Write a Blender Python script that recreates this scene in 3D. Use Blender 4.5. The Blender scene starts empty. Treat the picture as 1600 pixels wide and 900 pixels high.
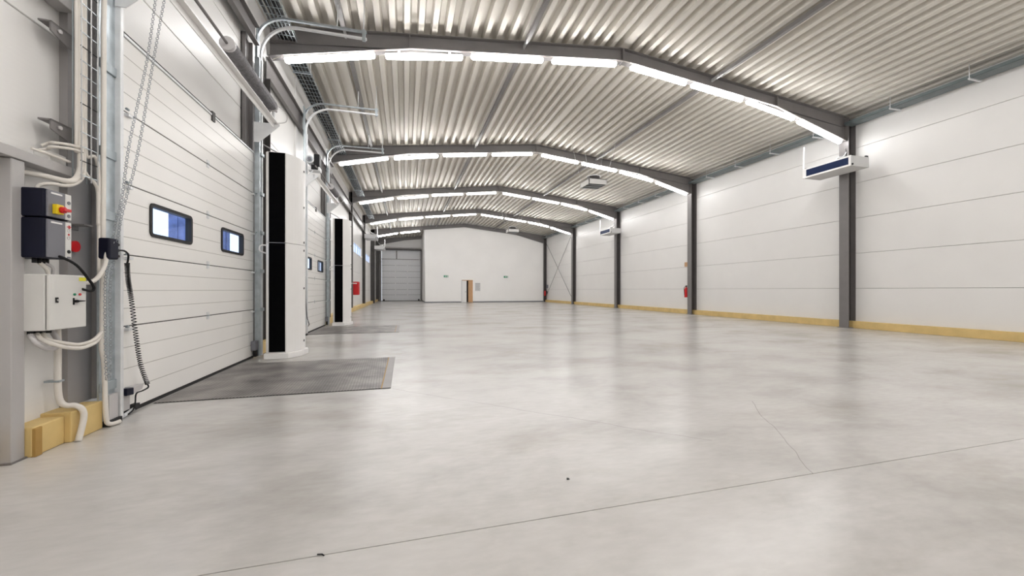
import bpy, bmesh, math, random
from mathutils import Vector, Matrix
random.seed(4)
S = bpy.context.scene
C = bpy.context.collection

# ------------------------------------------------------------------ camera, world, exposure
YAW = math.atan(167.0 / 606.0)
cam_d = bpy.data.cameras.new('camera')
cam = bpy.data.objects.new('camera', cam_d); C.objects.link(cam)
cam.location = (0, 0, 1.2)
cam.rotation_euler = (math.pi / 2, 0, -YAW)
cam_d.sensor_width = 36.0
cam_d.lens = 606.0 * 36.0 / 1600.0
cam_d.shift_y = 3.0 / 1600.0
cam_d.clip_start = 0.05; cam_d.clip_end = 300
S.camera = cam

W = bpy.data.worlds.new('sky'); S.world = W; W.use_nodes = True
W.node_tree.nodes['Background'].inputs[0].default_value = (0.84, 0.91, 1.0, 1)
W.node_tree.nodes['Background'].inputs[1].default_value = 1.5

S.view_settings.view_transform = 'Standard'
S.view_settings.look = 'None'
S.view_settings.gamma = 1.0
S.view_settings.use_curve_mapping = False
S.view_settings.exposure = 0.49
S.cycles.diffuse_bounces = 6
S.cycles.max_bounces = 12
LAMP = 25.0            # radiance of the tube-lamp diffusers

# ------------------------------------------------------------------ materials
MATS = {}
def mat(name, col, rough=0.5, metal=0.0, spec=0.5, noise=0.0, nscale=6.0, bump=0.0, bscale=40.0, emit=None, coat=0.0, stretch=None):
    m = bpy.data.materials.new(name); m.use_nodes = True
    nt = m.node_tree; b = nt.nodes['Principled BSDF']
    b.inputs['Base Color'].default_value = (*col, 1)
    b.inputs['Roughness'].default_value = rough
    b.inputs['Metallic'].default_value = metal
    b.inputs['Specular IOR Level'].default_value = spec
    b.inputs['Coat Weight'].default_value = coat
    if emit:
        b.inputs['Emission Color'].default_value = (*emit[0], 1)
        b.inputs['Emission Strength'].default_value = emit[1]
    if noise or bump:
        tc = nt.nodes.new('ShaderNodeTexCoord')
        mp = nt.nodes.new('ShaderNodeMapping')
        if stretch: mp.inputs['Scale'].default_value = stretch
        nt.links.new(tc.outputs['Object'], mp.inputs['Vector'])
    if noise:
        n = nt.nodes.new('ShaderNodeTexNoise'); n.inputs['Scale'].default_value = nscale
        n.inputs['Detail'].default_value = 4
        r = nt.nodes.new('ShaderNodeMapRange')
        r.inputs['From Min'].default_value = 0.3; r.inputs['From Max'].default_value = 0.7
        r.inputs['To Min'].default_value = 1 - noise; r.inputs['To Max'].default_value = 1 + noise
        mx = nt.nodes.new('ShaderNodeVectorMath'); mx.operation = 'SCALE'
        mx.inputs[0].default_value = col
        nt.links.new(mp.outputs[0], n.inputs['Vector'])
        nt.links.new(n.outputs['Fac'], r.inputs['Value'])
        nt.links.new(r.outputs['Result'], mx.inputs['Scale'])
        nt.links.new(mx.outputs['Vector'], b.inputs['Base Color'])
    if bump:
        n2 = nt.nodes.new('ShaderNodeTexNoise'); n2.inputs['Scale'].default_value = bscale
        bp = nt.nodes.new('ShaderNodeBump'); bp.inputs['Strength'].default_value = bump
        bp.inputs['Distance'].default_value = 0.01
        nt.links.new(mp.outputs[0], n2.inputs['Vector'])
        nt.links.new(n2.outputs['Fac'], bp.inputs['Height'])
        nt.links.new(bp.outputs['Normal'], b.inputs['Normal'])
    MATS[name] = m
    return m

mat('panel_white', (0.81, 0.80, 0.785), 0.38, noise=0.015, nscale=1.2)
mat('panel_joint', (0.25, 0.24, 0.23), 0.8, noise=0.05)
mat('door_white', (0.90, 0.885, 0.86), 0.33, noise=0.012, nscale=2)
mat('door_groove', (0.50, 0.48, 0.455), 0.7, noise=0.05)
mat('partition_white', (0.93, 0.92, 0.905), 0.6, noise=0.02, nscale=0.6)
mat('door_joint', (0.10, 0.095, 0.09), 0.7, noise=0.05)
mat('far_door', (0.72, 0.73, 0.75), 0.45, noise=0.02)
mat('pale_grey', (0.45, 0.435, 0.43), 0.42, noise=0.05, nscale=3)  # paler grey for the left-edge post and rails
mat('steel_grey', (0.190, 0.178, 0.176), 0.42, noise=0.06, nscale=3)
mat('post_grey', (0.32, 0.305, 0.30), 0.45, noise=0.05, nscale=3)
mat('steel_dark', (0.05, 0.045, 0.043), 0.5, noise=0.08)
mat('galvanised', (0.46, 0.51, 0.54), 0.36, metal=0.8, noise=0.16, nscale=9)
mat('galvanised_light', (0.78, 0.79, 0.80), 0.40, metal=0.35, noise=0.06, nscale=9)
mat('tray_steel', (0.16, 0.19, 0.195), 0.45, metal=0.3, noise=0.1)
mat('wire_zinc', (0.42, 0.47, 0.50), 0.4, metal=0.6, noise=0.1)
mat('deck', (0.66, 0.63, 0.575), 0.48, metal=0.25, noise=0.05, nscale=1.6, stretch=(3, 0.25, 1))
mat('roof_cover', (0.45, 0.43, 0.40), 0.8, noise=0.03)
mat('plinth', (0.67, 0.49, 0.205), 0.55, noise=0.10, nscale=3.5)
mat('plinth_end', (0.40, 0.235, 0.06), 0.6, noise=0.08)
mat('white_paint', (0.84, 0.83, 0.82), 0.30, noise=0.01)
mat('cabinet_white', (0.70, 0.69, 0.665), 0.35, noise=0.01)
mat('nozzle_black', (0.002, 0.002, 0.0025), 0.9, spec=0.05, noise=0.2)
mat('black', (0.007, 0.007, 0.008), 0.5, spec=0.3, noise=0.1)
mat('rubber', (0.013, 0.013, 0.014), 0.65, noise=0.1)
mat('navy', (0.004, 0.005, 0.018), 0.5, spec=0.25, noise=0.1)
mat('panel_grey', (0.175, 0.175, 0.20), 0.45, noise=0.03)
mat('cable_white', (0.76, 0.72, 0.665), 0.45, noise=0.03)
mat('cable_grey', (0.55, 0.53, 0.53), 0.45, noise=0.03)
mat('red', (0.62, 0.008, 0.012), 0.35, noise=0.04)
mat('yellow', (0.85, 0.62, 0.01), 0.4, noise=0.03)
mat('sticker_yellow', (0.85, 0.80, 0.02), 0.4, noise=0.03)
mat('green', (0.01, 0.25, 0.12), 0.4, noise=0.03)
mat('heater_blue', (0.004, 0.018, 0.08), 0.4, spec=0.3, noise=0.05)
mat('paper', (0.62, 0.62, 0.62), 0.6, noise=0.02)
mat('wood', (0.56, 0.33, 0.17), 0.5, noise=0.12, nscale=5, stretch=(6, 6, 0.6))
mat('spring_steel', (0.23, 0.225, 0.235), 0.45, metal=0.5, noise=0.25, nscale=30)
mat('chain_steel', (0.42, 0.44, 0.47), 0.35, metal=0.7, noise=0.1)
mat('outdoor_blue', (0.11, 0.14, 0.27), 0.6, noise=0.35, nscale=3)
mat('outdoor_white', (0.75, 0.77, 0.80), 0.6, noise=0.03)
mat('lamp_body', (0.62, 0.61, 0.59), 0.4, noise=0.01)
mat('lamp_diffuser', (0.9, 0.9, 0.9), 0.4, emit=((1.0, 0.99, 0.985), LAMP))

# micro-profiled panel: fine horizontal lines pressed in the steel sheet
def add_microprofile(name, freq, strength):
    m = MATS[name]; nt = m.node_tree; b = nt.nodes['Principled BSDF']
    tc = nt.nodes.new('ShaderNodeTexCoord'); wv = nt.nodes.new('ShaderNodeTexWave')
    wv.bands_direction = 'Z'; wv.inputs['Scale'].default_value = freq
    bp = nt.nodes.new('ShaderNodeBump'); bp.inputs['Strength'].default_value = strength; bp.inputs['Distance'].default_value = 0.004
    nt.links.new(tc.outputs['Object'], wv.inputs['Vector'])
    nt.links.new(wv.outputs['Fac'], bp.inputs['Height'])
    nt.links.new(bp.outputs['Normal'], b.inputs['Normal'])
add_microprofile('panel_white', 8.0, 0.05)

# glass
def glass():
    m = bpy.data.materials.new('glass'); m.use_nodes = True; nt = m.node_tree
    out = nt.nodes['Material Output']; nt.nodes.remove(nt.nodes['Principled BSDF'])
    t = nt.nodes.new('ShaderNodeBsdfTransparent'); t.inputs[0].default_value = (0.80, 0.87, 1.0, 1)
    g = nt.nodes.new('ShaderNodeBsdfGlossy'); g.inputs['Roughness'].default_value = 0.03
    mx = nt.nodes.new('ShaderNodeMixShader'); mx.inputs[0].default_value = 0.08
    nt.links.new(t.outputs[0], mx.inputs[1]); nt.links.new(g.outputs[0], mx.inputs[2])
    nt.links.new(mx.outputs[0], out.inputs[0]); MATS['glass'] = m
glass()

# polished concrete
def concrete():
    m = bpy.data.materials.new('concrete'); m.use_nodes = True; nt = m.node_tree
    b = nt.nodes['Principled BSDF']; N = nt.nodes.new; L = nt.links.new
    geo = N('ShaderNodeNewGeometry')
    mp = N('ShaderNodeMapping'); mp.inputs['Scale'].default_value = (0.55, 0.8, 1); mp.inputs['Rotation'].default_value = (0, 0, 0.5)
    L(geo.outputs['Position'], mp.inputs['Vector'])
    n1 = N('ShaderNodeTexNoise'); n1.inputs['Scale'].default_value = 0.9; n1.inputs['Detail'].default_value = 7; n1.inputs['Roughness'].default_value = 0.62; n1.inputs['Distortion'].default_value = 0.2
    L(mp.outputs[0], n1.inputs['Vector'])
    cr = N('ShaderNodeValToRGB')
    e = cr.color_ramp.elements
    e[0].position = 0.27; e[0].color = (0.355, 0.338, 0.312, 1)
    e[1].position = 0.76; e[1].color = (0.62, 0.605, 0.59, 1)
    x = e.new(0.50); x.color = (0.525, 0.505, 0.485, 1)
    L(n1.outputs['Fac'], cr.inputs[0])
    n2 = N('ShaderNodeTexNoise'); n2.inputs['Scale'].default_value = 14; n2.inputs['Detail'].default_value = 6
    mp2 = N('ShaderNodeMapping'); mp2.inputs['Scale'].default_value = (0.5, 1.6, 1); mp2.inputs['Rotation'].default_value = (0, 0, 0.9)
    L(geo.outputs['Position'], mp2.inputs['Vector']); L(mp2.outputs[0], n2.inputs['Vector'])
    mr = N('ShaderNodeMapRange'); mr.inputs['To Min'].default_value = 0.90; mr.inputs['To Max'].default_value = 1.10
    L(n2.outputs['Fac'], mr.inputs['Value'])
    mul = N('ShaderNodeVectorMath'); mul.operation = 'SCALE'
    L(cr.outputs['Color'], mul.inputs[0]); L(mr.outputs['Result'], mul.inputs['Scale'])
    # hairline shrinkage cracks: distance to a line, limited to a segment
    sep = N('ShaderNodeSeparateXYZ'); L(geo.outputs['Position'], sep.inputs[0])
    def M(op, a, bb):
        q = N('ShaderNodeMath'); q.operation = op
        for i, v in enumerate((a, bb)):
            if v is None: continue
            if isinstance(v, (int, float)): q.inputs[i].default_value = v
            else: L(v, q.inputs[i])
        return q.outputs[0]
    # brownish trodden-in stains
    n3 = N('ShaderNodeTexNoise'); n3.inputs['Scale'].default_value = 0.55; n3.inputs['Detail'].default_value = 8; n3.inputs['Roughness'].default_value = 0.68
    mp3 = N('ShaderNodeMapping'); mp3.inputs['Location'].default_value = (3.7, 1.3, 0); mp3.inputs['Rotation'].default_value = (0, 0, -0.4); mp3.inputs['Scale'].default_value = (0.8, 1.8, 1)
    L(geo.outputs['Position'], mp3.inputs['Vector']); L(mp3.outputs[0], n3.inputs['Vector'])
    m3 = N('ShaderNodeMapRange'); m3.inputs['From Min'].default_value = 0.54; m3.inputs['From Max'].default_value = 0.74
    m3.inputs['To Min'].default_value = 0.0; m3.inputs['To Max'].default_value = 0.6
    L(n3.outputs['Fac'], m3.inputs['Value'])
    st = N('ShaderNodeMixRGB'); st.inputs[2].default_value = (0.36, 0.325, 0.275, 1)
    L(m3.outputs['Result'], st.inputs[0]); L(mul.outputs['Vector'], st.inputs[1])
    col = st.outputs[0]
    nw = N('ShaderNodeTexNoise'); nw.inputs['Scale'].default_value = 2.2; L(geo.outputs['Position'], nw.inputs['Vector'])
    wob = M('MULTIPLY', M('SUBTRACT', nw.outputs['Fac'], 0.5), 0.10)
    for (x0, y0, x1, y1, hw) in ((-0.15, 4.92, 2.35, 2.55, 0.004), (2.57, 1.92, 3.6, 3.35, 0.0035)):
        ln = math.hypot(x1 - x0, y1 - y0); dx, dy = (x1 - x0) / ln, (y1 - y0) / ln
        px = M('SUBTRACT', sep.outputs[0], x0); py = M('SUBTRACT', sep.outputs[1], y0)
        t = M('ADD', M('MULTIPLY', px, dx), M('MULTIPLY', py, dy))
        d = M('ABSOLUTE', M('ADD', M('SUBTRACT', M('MULTIPLY', px, dy), M('MULTIPLY', py, dx)), wob), None)
        f = M('MULTIPLY', M('LESS_THAN', d, hw), M('MULTIPLY', M('GREATER_THAN', t, 0.0), M('LESS_THAN', t, ln)))
        f = M('MULTIPLY', f, 0.45)
        mix = N('ShaderNodeMixRGB'); mix.inputs[2].default_value = (0.16, 0.15, 0.14, 1)
        L(f, mix.inputs[0]); L(col, mix.inputs[1]); col = mix.outputs[0]
    L(col, b.inputs['Base Color'])
    b.inputs['Roughness'].default_value = 0.25
    b.inputs['Specular IOR Level'].default_value = 0.5
    bp = N('ShaderNodeBump'); bp.inputs['Strength'].default_value = 0.06; bp.inputs['Distance'].default_value = 0.01
    L(n2.outputs['Fac'], bp.inputs['Height']); L(bp.outputs['Normal'], b.inputs['Normal'])
    MATS['concrete'] = m
concrete()

# tear-plate: raised diagonal lozenges
def tearplate():
    m = bpy.data.materials.new('tear_plate'); m.use_nodes = True; nt = m.node_tree
    b = nt.nodes['Principled BSDF']; N = nt.nodes.new; L = nt.links.new
    geo = N('ShaderNodeNewGeometry')
    mp = N('ShaderNodeMapping'); mp.inputs['Rotation'].default_value = (0, 0, math.radians(45)); mp.inputs['Scale'].default_value = (26, 26, 1)
    L(geo.outputs['Position'], mp.inputs['Vector'])
    br = N('ShaderNodeTexBrick'); br.inputs['Scale'].default_value = 1.0
    br.inputs['Mortar Size'].default_value = 0.16; br.inputs['Brick Width'].default_value = 1.3; br.inputs['Row Height'].default_value = 0.6
    br.inputs['Color1'].default_value = (1, 1, 1, 1); br.inputs['Color2'].default_value = (1, 1, 1, 1); br.inputs['Mortar'].default_value = (0, 0, 0, 1)
    L(mp.outputs[0], br.inputs['Vector'])
    n = N('ShaderNodeTexNoise'); n.inputs['Scale'].default_value = 2.5; n.inputs['Detail'].default_value = 5
    L(geo.outputs['Position'], n.inputs['Vector'])
    cr = N('ShaderNodeValToRGB'); e = cr.color_ramp.elements
    e[0].position = 0.3; e[0].color = (0.15, 0.138, 0.132, 1); e[1].position = 0.68; e[1].color = (0.42, 0.39, 0.37, 1)
    L(n.outputs['Fac'], cr.inputs[0])
    mr = N('ShaderNodeMapRange'); mr.inputs['To Min'].default_value = 0.5; mr.inputs['To Max'].default_value = 1.2
    L(br.outputs['Color'], mr.inputs['Value'])
    mul = N('ShaderNodeVectorMath'); mul.operation = 'SCALE'
    L(cr.outputs['Color'], mul.inputs[0]); L(mr.outputs['Result'], mul.inputs['Scale'])
    L(mul.outputs['Vector'], b.inputs['Base Color'])
    b.inputs['Roughness'].default_value = 0.42; b.inputs['Metallic'].default_value = 0.3
    bp = N('ShaderNodeBump'); bp.inputs['Strength'].default_value = 0.5; bp.inputs['Distance'].default_value = 0.004
    L(br.outputs['Color'], bp.inputs['Height']); L(bp.outputs['Normal'], b.inputs['Normal'])
    MATS['tear_plate'] = m
tearplate()

# ------------------------------------------------------------------ mesh helpers
class MB:
    def __init__(s): s.v = []; s.f = []; s.sm = []
    def add(s, vs, fs, smooth=False):
        n = len(s.v); s.v += [tuple(p) for p in vs]
        for f in fs: s.f.append([i + n for i in f]); s.sm.append(smooth)
        return s
    def box(s, x0, x1, y0, y1, z0, z1):
        x0, x1 = min(x0, x1), max(x0, x1); y0, y1 = min(y0, y1), max(y0, y1); z0, z1 = min(z0, z1), max(z0, z1)
        return s.add([(x0,y0,z0),(x1,y0,z0),(x1,y1,z0),(x0,y1,z0),(x0,y0,z1),(x1,y0,z1),(x1,y1,z1),(x0,y1,z1)],
                     [(0,3,2,1),(4,5,6,7),(0,1,5,4),(1,2,6,5),(2,3,7,6),(3,0,4,7)])
    def prism(s, poly, axis, a0, a1, smooth=False):
        # poly: 2-D points in the plane normal to axis ('x': (y,z), 'y': (x,z), 'z': (x,y))
        def P(p, a):
            return {'x': (a, p[0], p[1]), 'y': (p[0], a, p[1]), 'z': (p[0], p[1], a)}[axis]
        n = len(poly)
        vs = [P(p, a0) for p in poly] + [P(p, a1) for p in poly]
        k = len(s.v); s.v += vs
        s.f.append([k + i for i in range(n)][::-1]); s.sm.append(False)
        s.f.append([k + n + i for i in range(n)]); s.sm.append(False)
        for i in range(n):
            j = (i + 1) % n
            s.f.append([k + i, k + j, k + n + j, k + n + i]); s.sm.append(smooth)
        return s
    def tube(s, pts, r, n=8, smooth=True, r2=None):
        pts = [Vector(p) for p in pts]; m = len(pts); rings = []
        up = None; k = len(s.v)
        for i, p in enumerate(pts):
            t = (pts[min(i + 1, m - 1)] - pts[max(i - 1, 0)]).normalized()
            if up is None:
                up = Vector((0, 0, 1)) if abs(t.z) < 0.9 else Vector((1, 0, 0))
            a = t.cross(up).normalized(); b2 = a.cross(t).normalized(); up = b2
            rr = r if r2 is None else r + (r2 - r) * i / (m - 1)
            for q in range(n):
                an = 2 * math.pi * (q + 0.5) / n
                s.v.append(tuple(p + a * math.cos(an) * rr + b2 * math.sin(an) * rr))
        for i in range(m - 1):
            for q in range(n):
                j = (q + 1) % n
                s.f.append([k + i*n + q, k + i*n + j, k + (i+1)*n + j, k + (i+1)*n + q]); s.sm.append(smooth)
        s.f.append([k + q for q in range(n)][::-1]); s.sm.append(False)
        s.f.append([k + (m-1)*n + q for q in range(n)]); s.sm.append(False)
        return s
    def ring(s, c, ax_u, ax_v, R, r, n=10, m=5):
        c = Vector(c); u = Vector(ax_u).normalized(); v = Vector(ax_v).normalized(); w = u.cross(v); k = len(s.v)
        for i in range(n):
            a = 2*math.pi*i/n; d = u*math.cos(a) + v*math.sin(a)
            for j in range(m):
                b = 2*math.pi*j/m
                s.v.append(tuple(c + d*(R + r*math.cos(b)) + w*r*math.sin(b)))
        for i in range(n):
            for j in range(m):
                i2, j2 = (i+1) % n, (j+1) % m
                s.f.append([k+i*m+j, k+i2*m+j, k+i2*m+j2, k+i*m+j2]); s.sm.append(True)
        return s
    def sweep(s, pts, wy, h):
        # rectangular bar along a path that lies in a plane of constant y
        m = len(pts); k = len(s.v)
        for i, p in enumerate(pts):
            a = Vector(pts[max(i-1, 0)]); b = Vector(pts[min(i+1, m-1)]); t = (b - a).normalized()
            nrm = Vector((-t.z, 0, t.x)); p = Vector(p)
            for sy, sn in ((-1,-1),(1,-1),(1,1),(-1,1)):
                s.v.append(tuple(p + Vector((0, sy*wy/2, 0)) + nrm*sn*h/2))
        for i in range(m-1):
            for q in range(4):
                j = (q+1) % 4
                s.f.append([k+i*4+q, k+i*4+j, k+(i+1)*4+j, k+(i+1)*4+q]); s.sm.append(False)
        s.f.append([k, k+1, k+2, k+3][::-1]); s.sm.append(False)
        s.f.append([k+(m-1)*4+q for q in range(4)]); s.sm.append(False)
        return s
    def build(s, name, material, parent=None, bevel=0.0, seg=2):
        o0 = Vector((0, 0, 0)); p = parent
        while p is not None: o0 += p.location; p = p.parent
        me = bpy.data.meshes.new(name)
        me.from_pydata([(x - o0.x, y - o0.y, z - o0.z) for x, y, z in s.v], [], s.f)
        me.polygons.foreach_set('use_smooth', s.sm)
        bm = bmesh.new(); bm.from_mesh(me); bmesh.ops.recalc_face_normals(bm, faces=bm.faces); bm.to_mesh(me); bm.free()
        me.materials.append(MATS[material])
        o = bpy.data.objects.new(name, me); C.objects.link(o); o.parent = parent
        if bevel:
            md = o.modifiers.new('bevel', 'BEVEL'); md.width = bevel; md.segments = seg; md.limit_method = 'ANGLE'
        return o
def box(*a): return MB().box(*a)
def tag(o, label, cat, group=None):
    o['label'] = label; o['category'] = cat
    if group: o['group'] = group
    return o
def thing(name, loc, label=None, cat=None, group=None):
    o = bpy.data.objects.new(name, None); C.objects.link(o); o.location = loc
    o.empty_display_size = 0.1
    if label: tag(o, label, cat, group)
    return o
def struct(o): o['kind'] = 'structure'; return o
def stuff(o): o['kind'] = 'stuff'; return o
def bez(pts, n=6):
    # smooth curve through the points (Catmull-Rom)
    P = [Vector(p) for p in pts]; out = []
    for i in range(len(P) - 1):
        p0 = P[max(i-1, 0)]; p1 = P[i]; p2 = P[i+1]; p3 = P[min(i+2, len(P)-1)]
        for k in range(n):
            t = k / n
            out.append(0.5*((2*p1) + (p2-p0)*t + (2*p0-5*p1+4*p2-p3)*t*t + (3*p1-p0-3*p2+p3)*t**3))
    out.append(P[-1]); return out
ORD = ['nearest', 'second', 'third', 'fourth', 'fifth', 'sixth', 'seventh', 'eighth']

# ------------------------------------------------------------------ overall dimensions
XL, XLF, XR = -2.72, -2.98, 13.75        # left wall by the docks, left wall further on, right wall
RX = 5.5                                 # ridge
FR = [9.08 + 6.95 * k for k in range(-2, 6)]   # portal frames (two behind the camera)
Y0, Y1 = -6.0, FR[7]                     # hall ends
ZR, SL = 7.52, 0.107
def ztop(x): return ZR - SL * abs(x - RX)
YP = 36.95                               # white partition

# ------------------------------------------------------------------ floor
fl = struct(box(-3.4, 14.1, Y0 - 0.3, Y1 + 0.3, -0.25, -0.02).build('floor', 'concrete'))
JY = 1.92
box(-3.4, 14.1, Y0 - 0.3, JY - 0.003, -0.02, 0).build('floor_slab', 'concrete', fl)
box(-3.4, 14.1, JY + 0.003, Y1 + 0.3, -0.02, 0).build('floor_slab', 'concrete', fl)

# ------------------------------------------------------------------ ceiling: trapezoidal deck spanning from frame to frame
ce = MB()
for s in (-1, 1):
    xe = -3.4 if s < 0 else 14.1
    ce.prism([(RX, ZR + 0.17), (xe, ztop(xe) + 0.17), (xe, ztop(xe) + 0.37), (RX, ZR + 0.37)], 'y', Y0 - 0.3, Y1 + 0.3)
ceil = struct(ce.build('ceiling', 'roof_cover'))
PITCH, DEP = 0.30, 0.145
def deck_sheet(xa, n, s, ya, yb):
    # n ribs starting at xa and going away from the ridge in direction s; flat troughs hang down between open ribs
    prof = []
    for k in range(n):
        x = xa + s * k * PITCH
        for dx, dz in ((0.0, 0), (0.115, 0), (0.150, DEP), (0.265, DEP), (0.300, 0)):
            if k and dx == 0.0: continue
            prof.append((x + s * dx, dz))
    pts = [(x, ztop(x) + 0.004 + dz) for x, dz in prof]
    m = MB(); k = len(pts)
    vs = [(x, ya, z) for x, z in pts] + [(x, yb, z) for x, z in pts]
    m.add(vs, [(i, i + 1, k + i + 1, k + i) for i in range(k - 1)])
    return m
ysp = [Y0 - 0.2] + FR[:]
for b in range(len(ysp) - 1):
    ya, yb = ysp[b], ysp[b + 1]
    for s in (-1, 1):
        lim = 29
        k = 0
        while k < lim:
            n = min(3, lim - k)
            o = deck_sheet(RX + s * k * PITCH, n, s, ya, yb).build('deck_sheet', 'deck', ceil)
            k += n
# ridge flashing
ridge = MB().prism([(RX - 0.1, ZR - 0.0107), (RX + 0.1, ZR - 0.0107), (RX, ZR + 0.004)], 'y', Y0, Y1).build('ridge_flashing', 'deck', ceil)

# ------------------------------------------------------------------ right wall: horizontal sandwich panels between the columns
wr = struct(box(XR + 0.03, 14.1, Y0, Y1, 0, 7.1).build('wall_right', 'panel_joint'))
ROWS_R = [0.10, 1.25, 2.357, 3.466, 4.575, 5.684, 6.95]
for b in range(len(FR) - 1):
    ya, yb = (Y0 if b == 0 else FR[b]), FR[b + 1]
    if b == len(FR) - 2: continue
    for r in range(6):
        box(XR, XR + 0.06, ya + 0.004, yb - 0.004, ROWS_R[r] + 0.004, ROWS_R[r + 1] - 0.004).build('panel', 'panel_white', wr, bevel=0.006, seg=1)
pb = struct(MB().box(13.60, XR + 0.03, Y0, FR[1] - 0.15, 0, 0.22).build('baseboard_right', 'plinth', bevel=0.008))
for b in range(1, 6):
    box(13.60, XR + 0.03, FR[b] - 0.15, FR[b + 1] - 0.15, 0, 0.22).build('plinth_block', 'plinth', pb, bevel=0.008)

# ------------------------------------------------------------------ left wall
D1 = (4.52, 7.88)                         # dock door openings (y)
D2 = (4.52 + 6.5, 7.88 + 6.5)
wl = struct(MB().box(-2.80, XL - 0.04, Y0, D1[0], 0, 7.1)
            .box(-2.80, XL - 0.04, D1[0], D1[1] + 0.12, 3.6, 7.1)
            .box(-2.80, XL - 0.04, D1[1] + 0.12, D2[0], 0, 7.1)
            .box(-2.80, XL - 0.04, D2[0], D2[1] + 0.12, 3.6, 7.1)
            .box(-2.80, XL - 0.04, D2[1] + 0.12, 15.6, 0, 7.1)
            .box(-3.10, XL - 0.04, 15.5, 15.6, 0, 7.1)
            .box(-3.06, XLF - 0.04, 15.6, 24.9, 0, 7.1)
            .box(-3.06, XLF - 0.04, 24.9, 29.0, 0, 3.45).box(-3.06, XLF - 0.04, 24.9, 29.0, 4.12, 7.1)
            .box(-3.06, XLF - 0.04, 29.0, 31.6, 0, 7.1)
            .box(-3.06, XLF - 0.04, 31.6, 35.6, 0, 3.45).box(-3.06, XLF - 0.04, 31.6, 35.6, 4.12, 7.1)
            .box(-3.06, XLF - 0.04, 35.6, Y1, 0, 7.1).build('wall_left', 'panel_joint'))
ROWS_L = [0.10, 1.17, 2.15, 3.24, 4.29, 5.40, 6.95]
def lpanel(x, ya, yb, za, zb): box(x - 0.05, x, ya + 0.004, yb - 0.004, za + 0.004, zb - 0.004).build('panel', 'panel_white', wl, bevel=0.005, seg=1)
for (x, ya, yb) in ((XL, Y0, 4.2), (XL, 4.2, D1[0]), (XL, D1[1], D2[0]), (XL, D2[1], 15.6), (XLF, 15.6, FR[4]), (XLF, FR[6], Y1)):
    for r in range(6): lpanel(x, ya, yb, ROWS_L[r], ROWS_L[r + 1])
for (ya, yb) in (D1, D2):
    for za, zb in ((3.60, 4.29), (4.29, 5.40), (5.40, 6.95)): lpanel(XL + 0.03, ya, yb, za, zb)
for (ya, yb, wa, wb) in ((FR[4], FR[5], 24.9, 29.0), (FR[5], FR[6], 31.6, 35.6)):
    for za, zb in ((0.10, 1.17), (1.17, 2.3), (2.3, 3.45), (4.12, 5.4), (5.4, 6.95)): lpanel(XLF, ya, yb, za, zb)
    lpanel(XLF, ya, wa, 3.45, 4.12); lpanel(XLF, wb, yb, 3.45, 4.12)
# strip windows high in the left wall
for i, (wa, wb) in enumerate(((24.9, 29.0), (31.6, 35.6))):
    w = struct(MB().box(XLF - 0.10, XLF + 0.01, wa, wb, 3.45, 3.51).box(XLF - 0.12, XLF + 0.01, wa, wb, 4.06, 4.12)
               .box(XLF - 0.12, XLF + 0.01, wa, wa + 0.06, 3.51, 4.06).box(XLF - 0.12, XLF + 0.01, wb - 0.06, wb, 3.51, 4.06)
               .build('window_%d' % (i + 1), 'white_paint'))
    for k in range(3):
        s = (wb - wa - 0.12) / 3; a = wa + 0.06 + k * s
        box(XLF - 0.07, XLF - 0.05, a + 0.01, a + s - 0.03, 3.51, 4.06).build('pane', 'glass', w)
        if k: box(XLF - 0.10, XLF - 0.01, a - 0.03, a + 0.01, 3.51, 4.06).build('mullion', 'white_paint', w)
# ochre plinth along the left wall
bl = struct(box(-2.75, -2.57, 3.588, 3.86, 0, 0.215).build('baseboard_left', 'plinth', bevel=0.01))
box(-2.76, -2.68, Y0, 3.47, 0, 0.215).build('plinth_block', 'plinth', bl, bevel=0.008)
box(-2.76, -2.53, 3.86, 4.19, 0, 0.24).build('plinth_block', 'plinth', bl, bevel=0.008)
box(-2.585, -2.555, 3.59, 3.645, 0.0, 0.205).build('plinth_strip', 'plinth_end', bl, bevel=0.003)
box(-2.76, -2.57, 8.06, D2[0] - 0.2, 0, 0.215).build('plinth_block', 'plinth', bl, bevel=0.008)
box(-2.76, -2.57, 14.56, 15.6, 0, 0.215).build('plinth_block', 'plinth', bl, bevel=0.008)
for a, b in ((15.6, 22.85), (22.85, 29.8), (29.8, 36.7), (36.7, Y1)):
    box(-3.02, -2.76, a, b, 0, 0.215).build('plinth_block', 'plinth', bl, bevel=0.008)

# ------------------------------------------------------------------ end walls
wb_ = struct(box(-3.4, 14.1, Y0 - 0.3, Y0, 0, 8.0).build('wall_back', 'panel_white'))
we = struct(MB().box(-3.4, -2.46, Y1 + 0.05, Y1 + 0.3, 0, 8).box(1.70, 2.2, Y1 + 0.05, Y1 + 0.3, 0, 8).box(-2.46, 1.70, Y1 + 0.05, Y1 + 0.3, 5.5, 8).build('wall_end', 'panel_joint'))
for r in range(8):
    za, zb = 0.05 + r, 1.05 + r
    if zb <= 5.5:
        box(-3.4, -2.46, Y1, Y1 + 0.05, za + .004, zb - .004).build('panel', 'panel_white', we, bevel=0.005, seg=1)
    elif za < 7.4:
        box(-3.4, 1.85, Y1, Y1 + 0.05, max(za, 5.5) + .004, zb - .004).build('panel', 'panel_white', we, bevel=0.005, seg=1)

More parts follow.
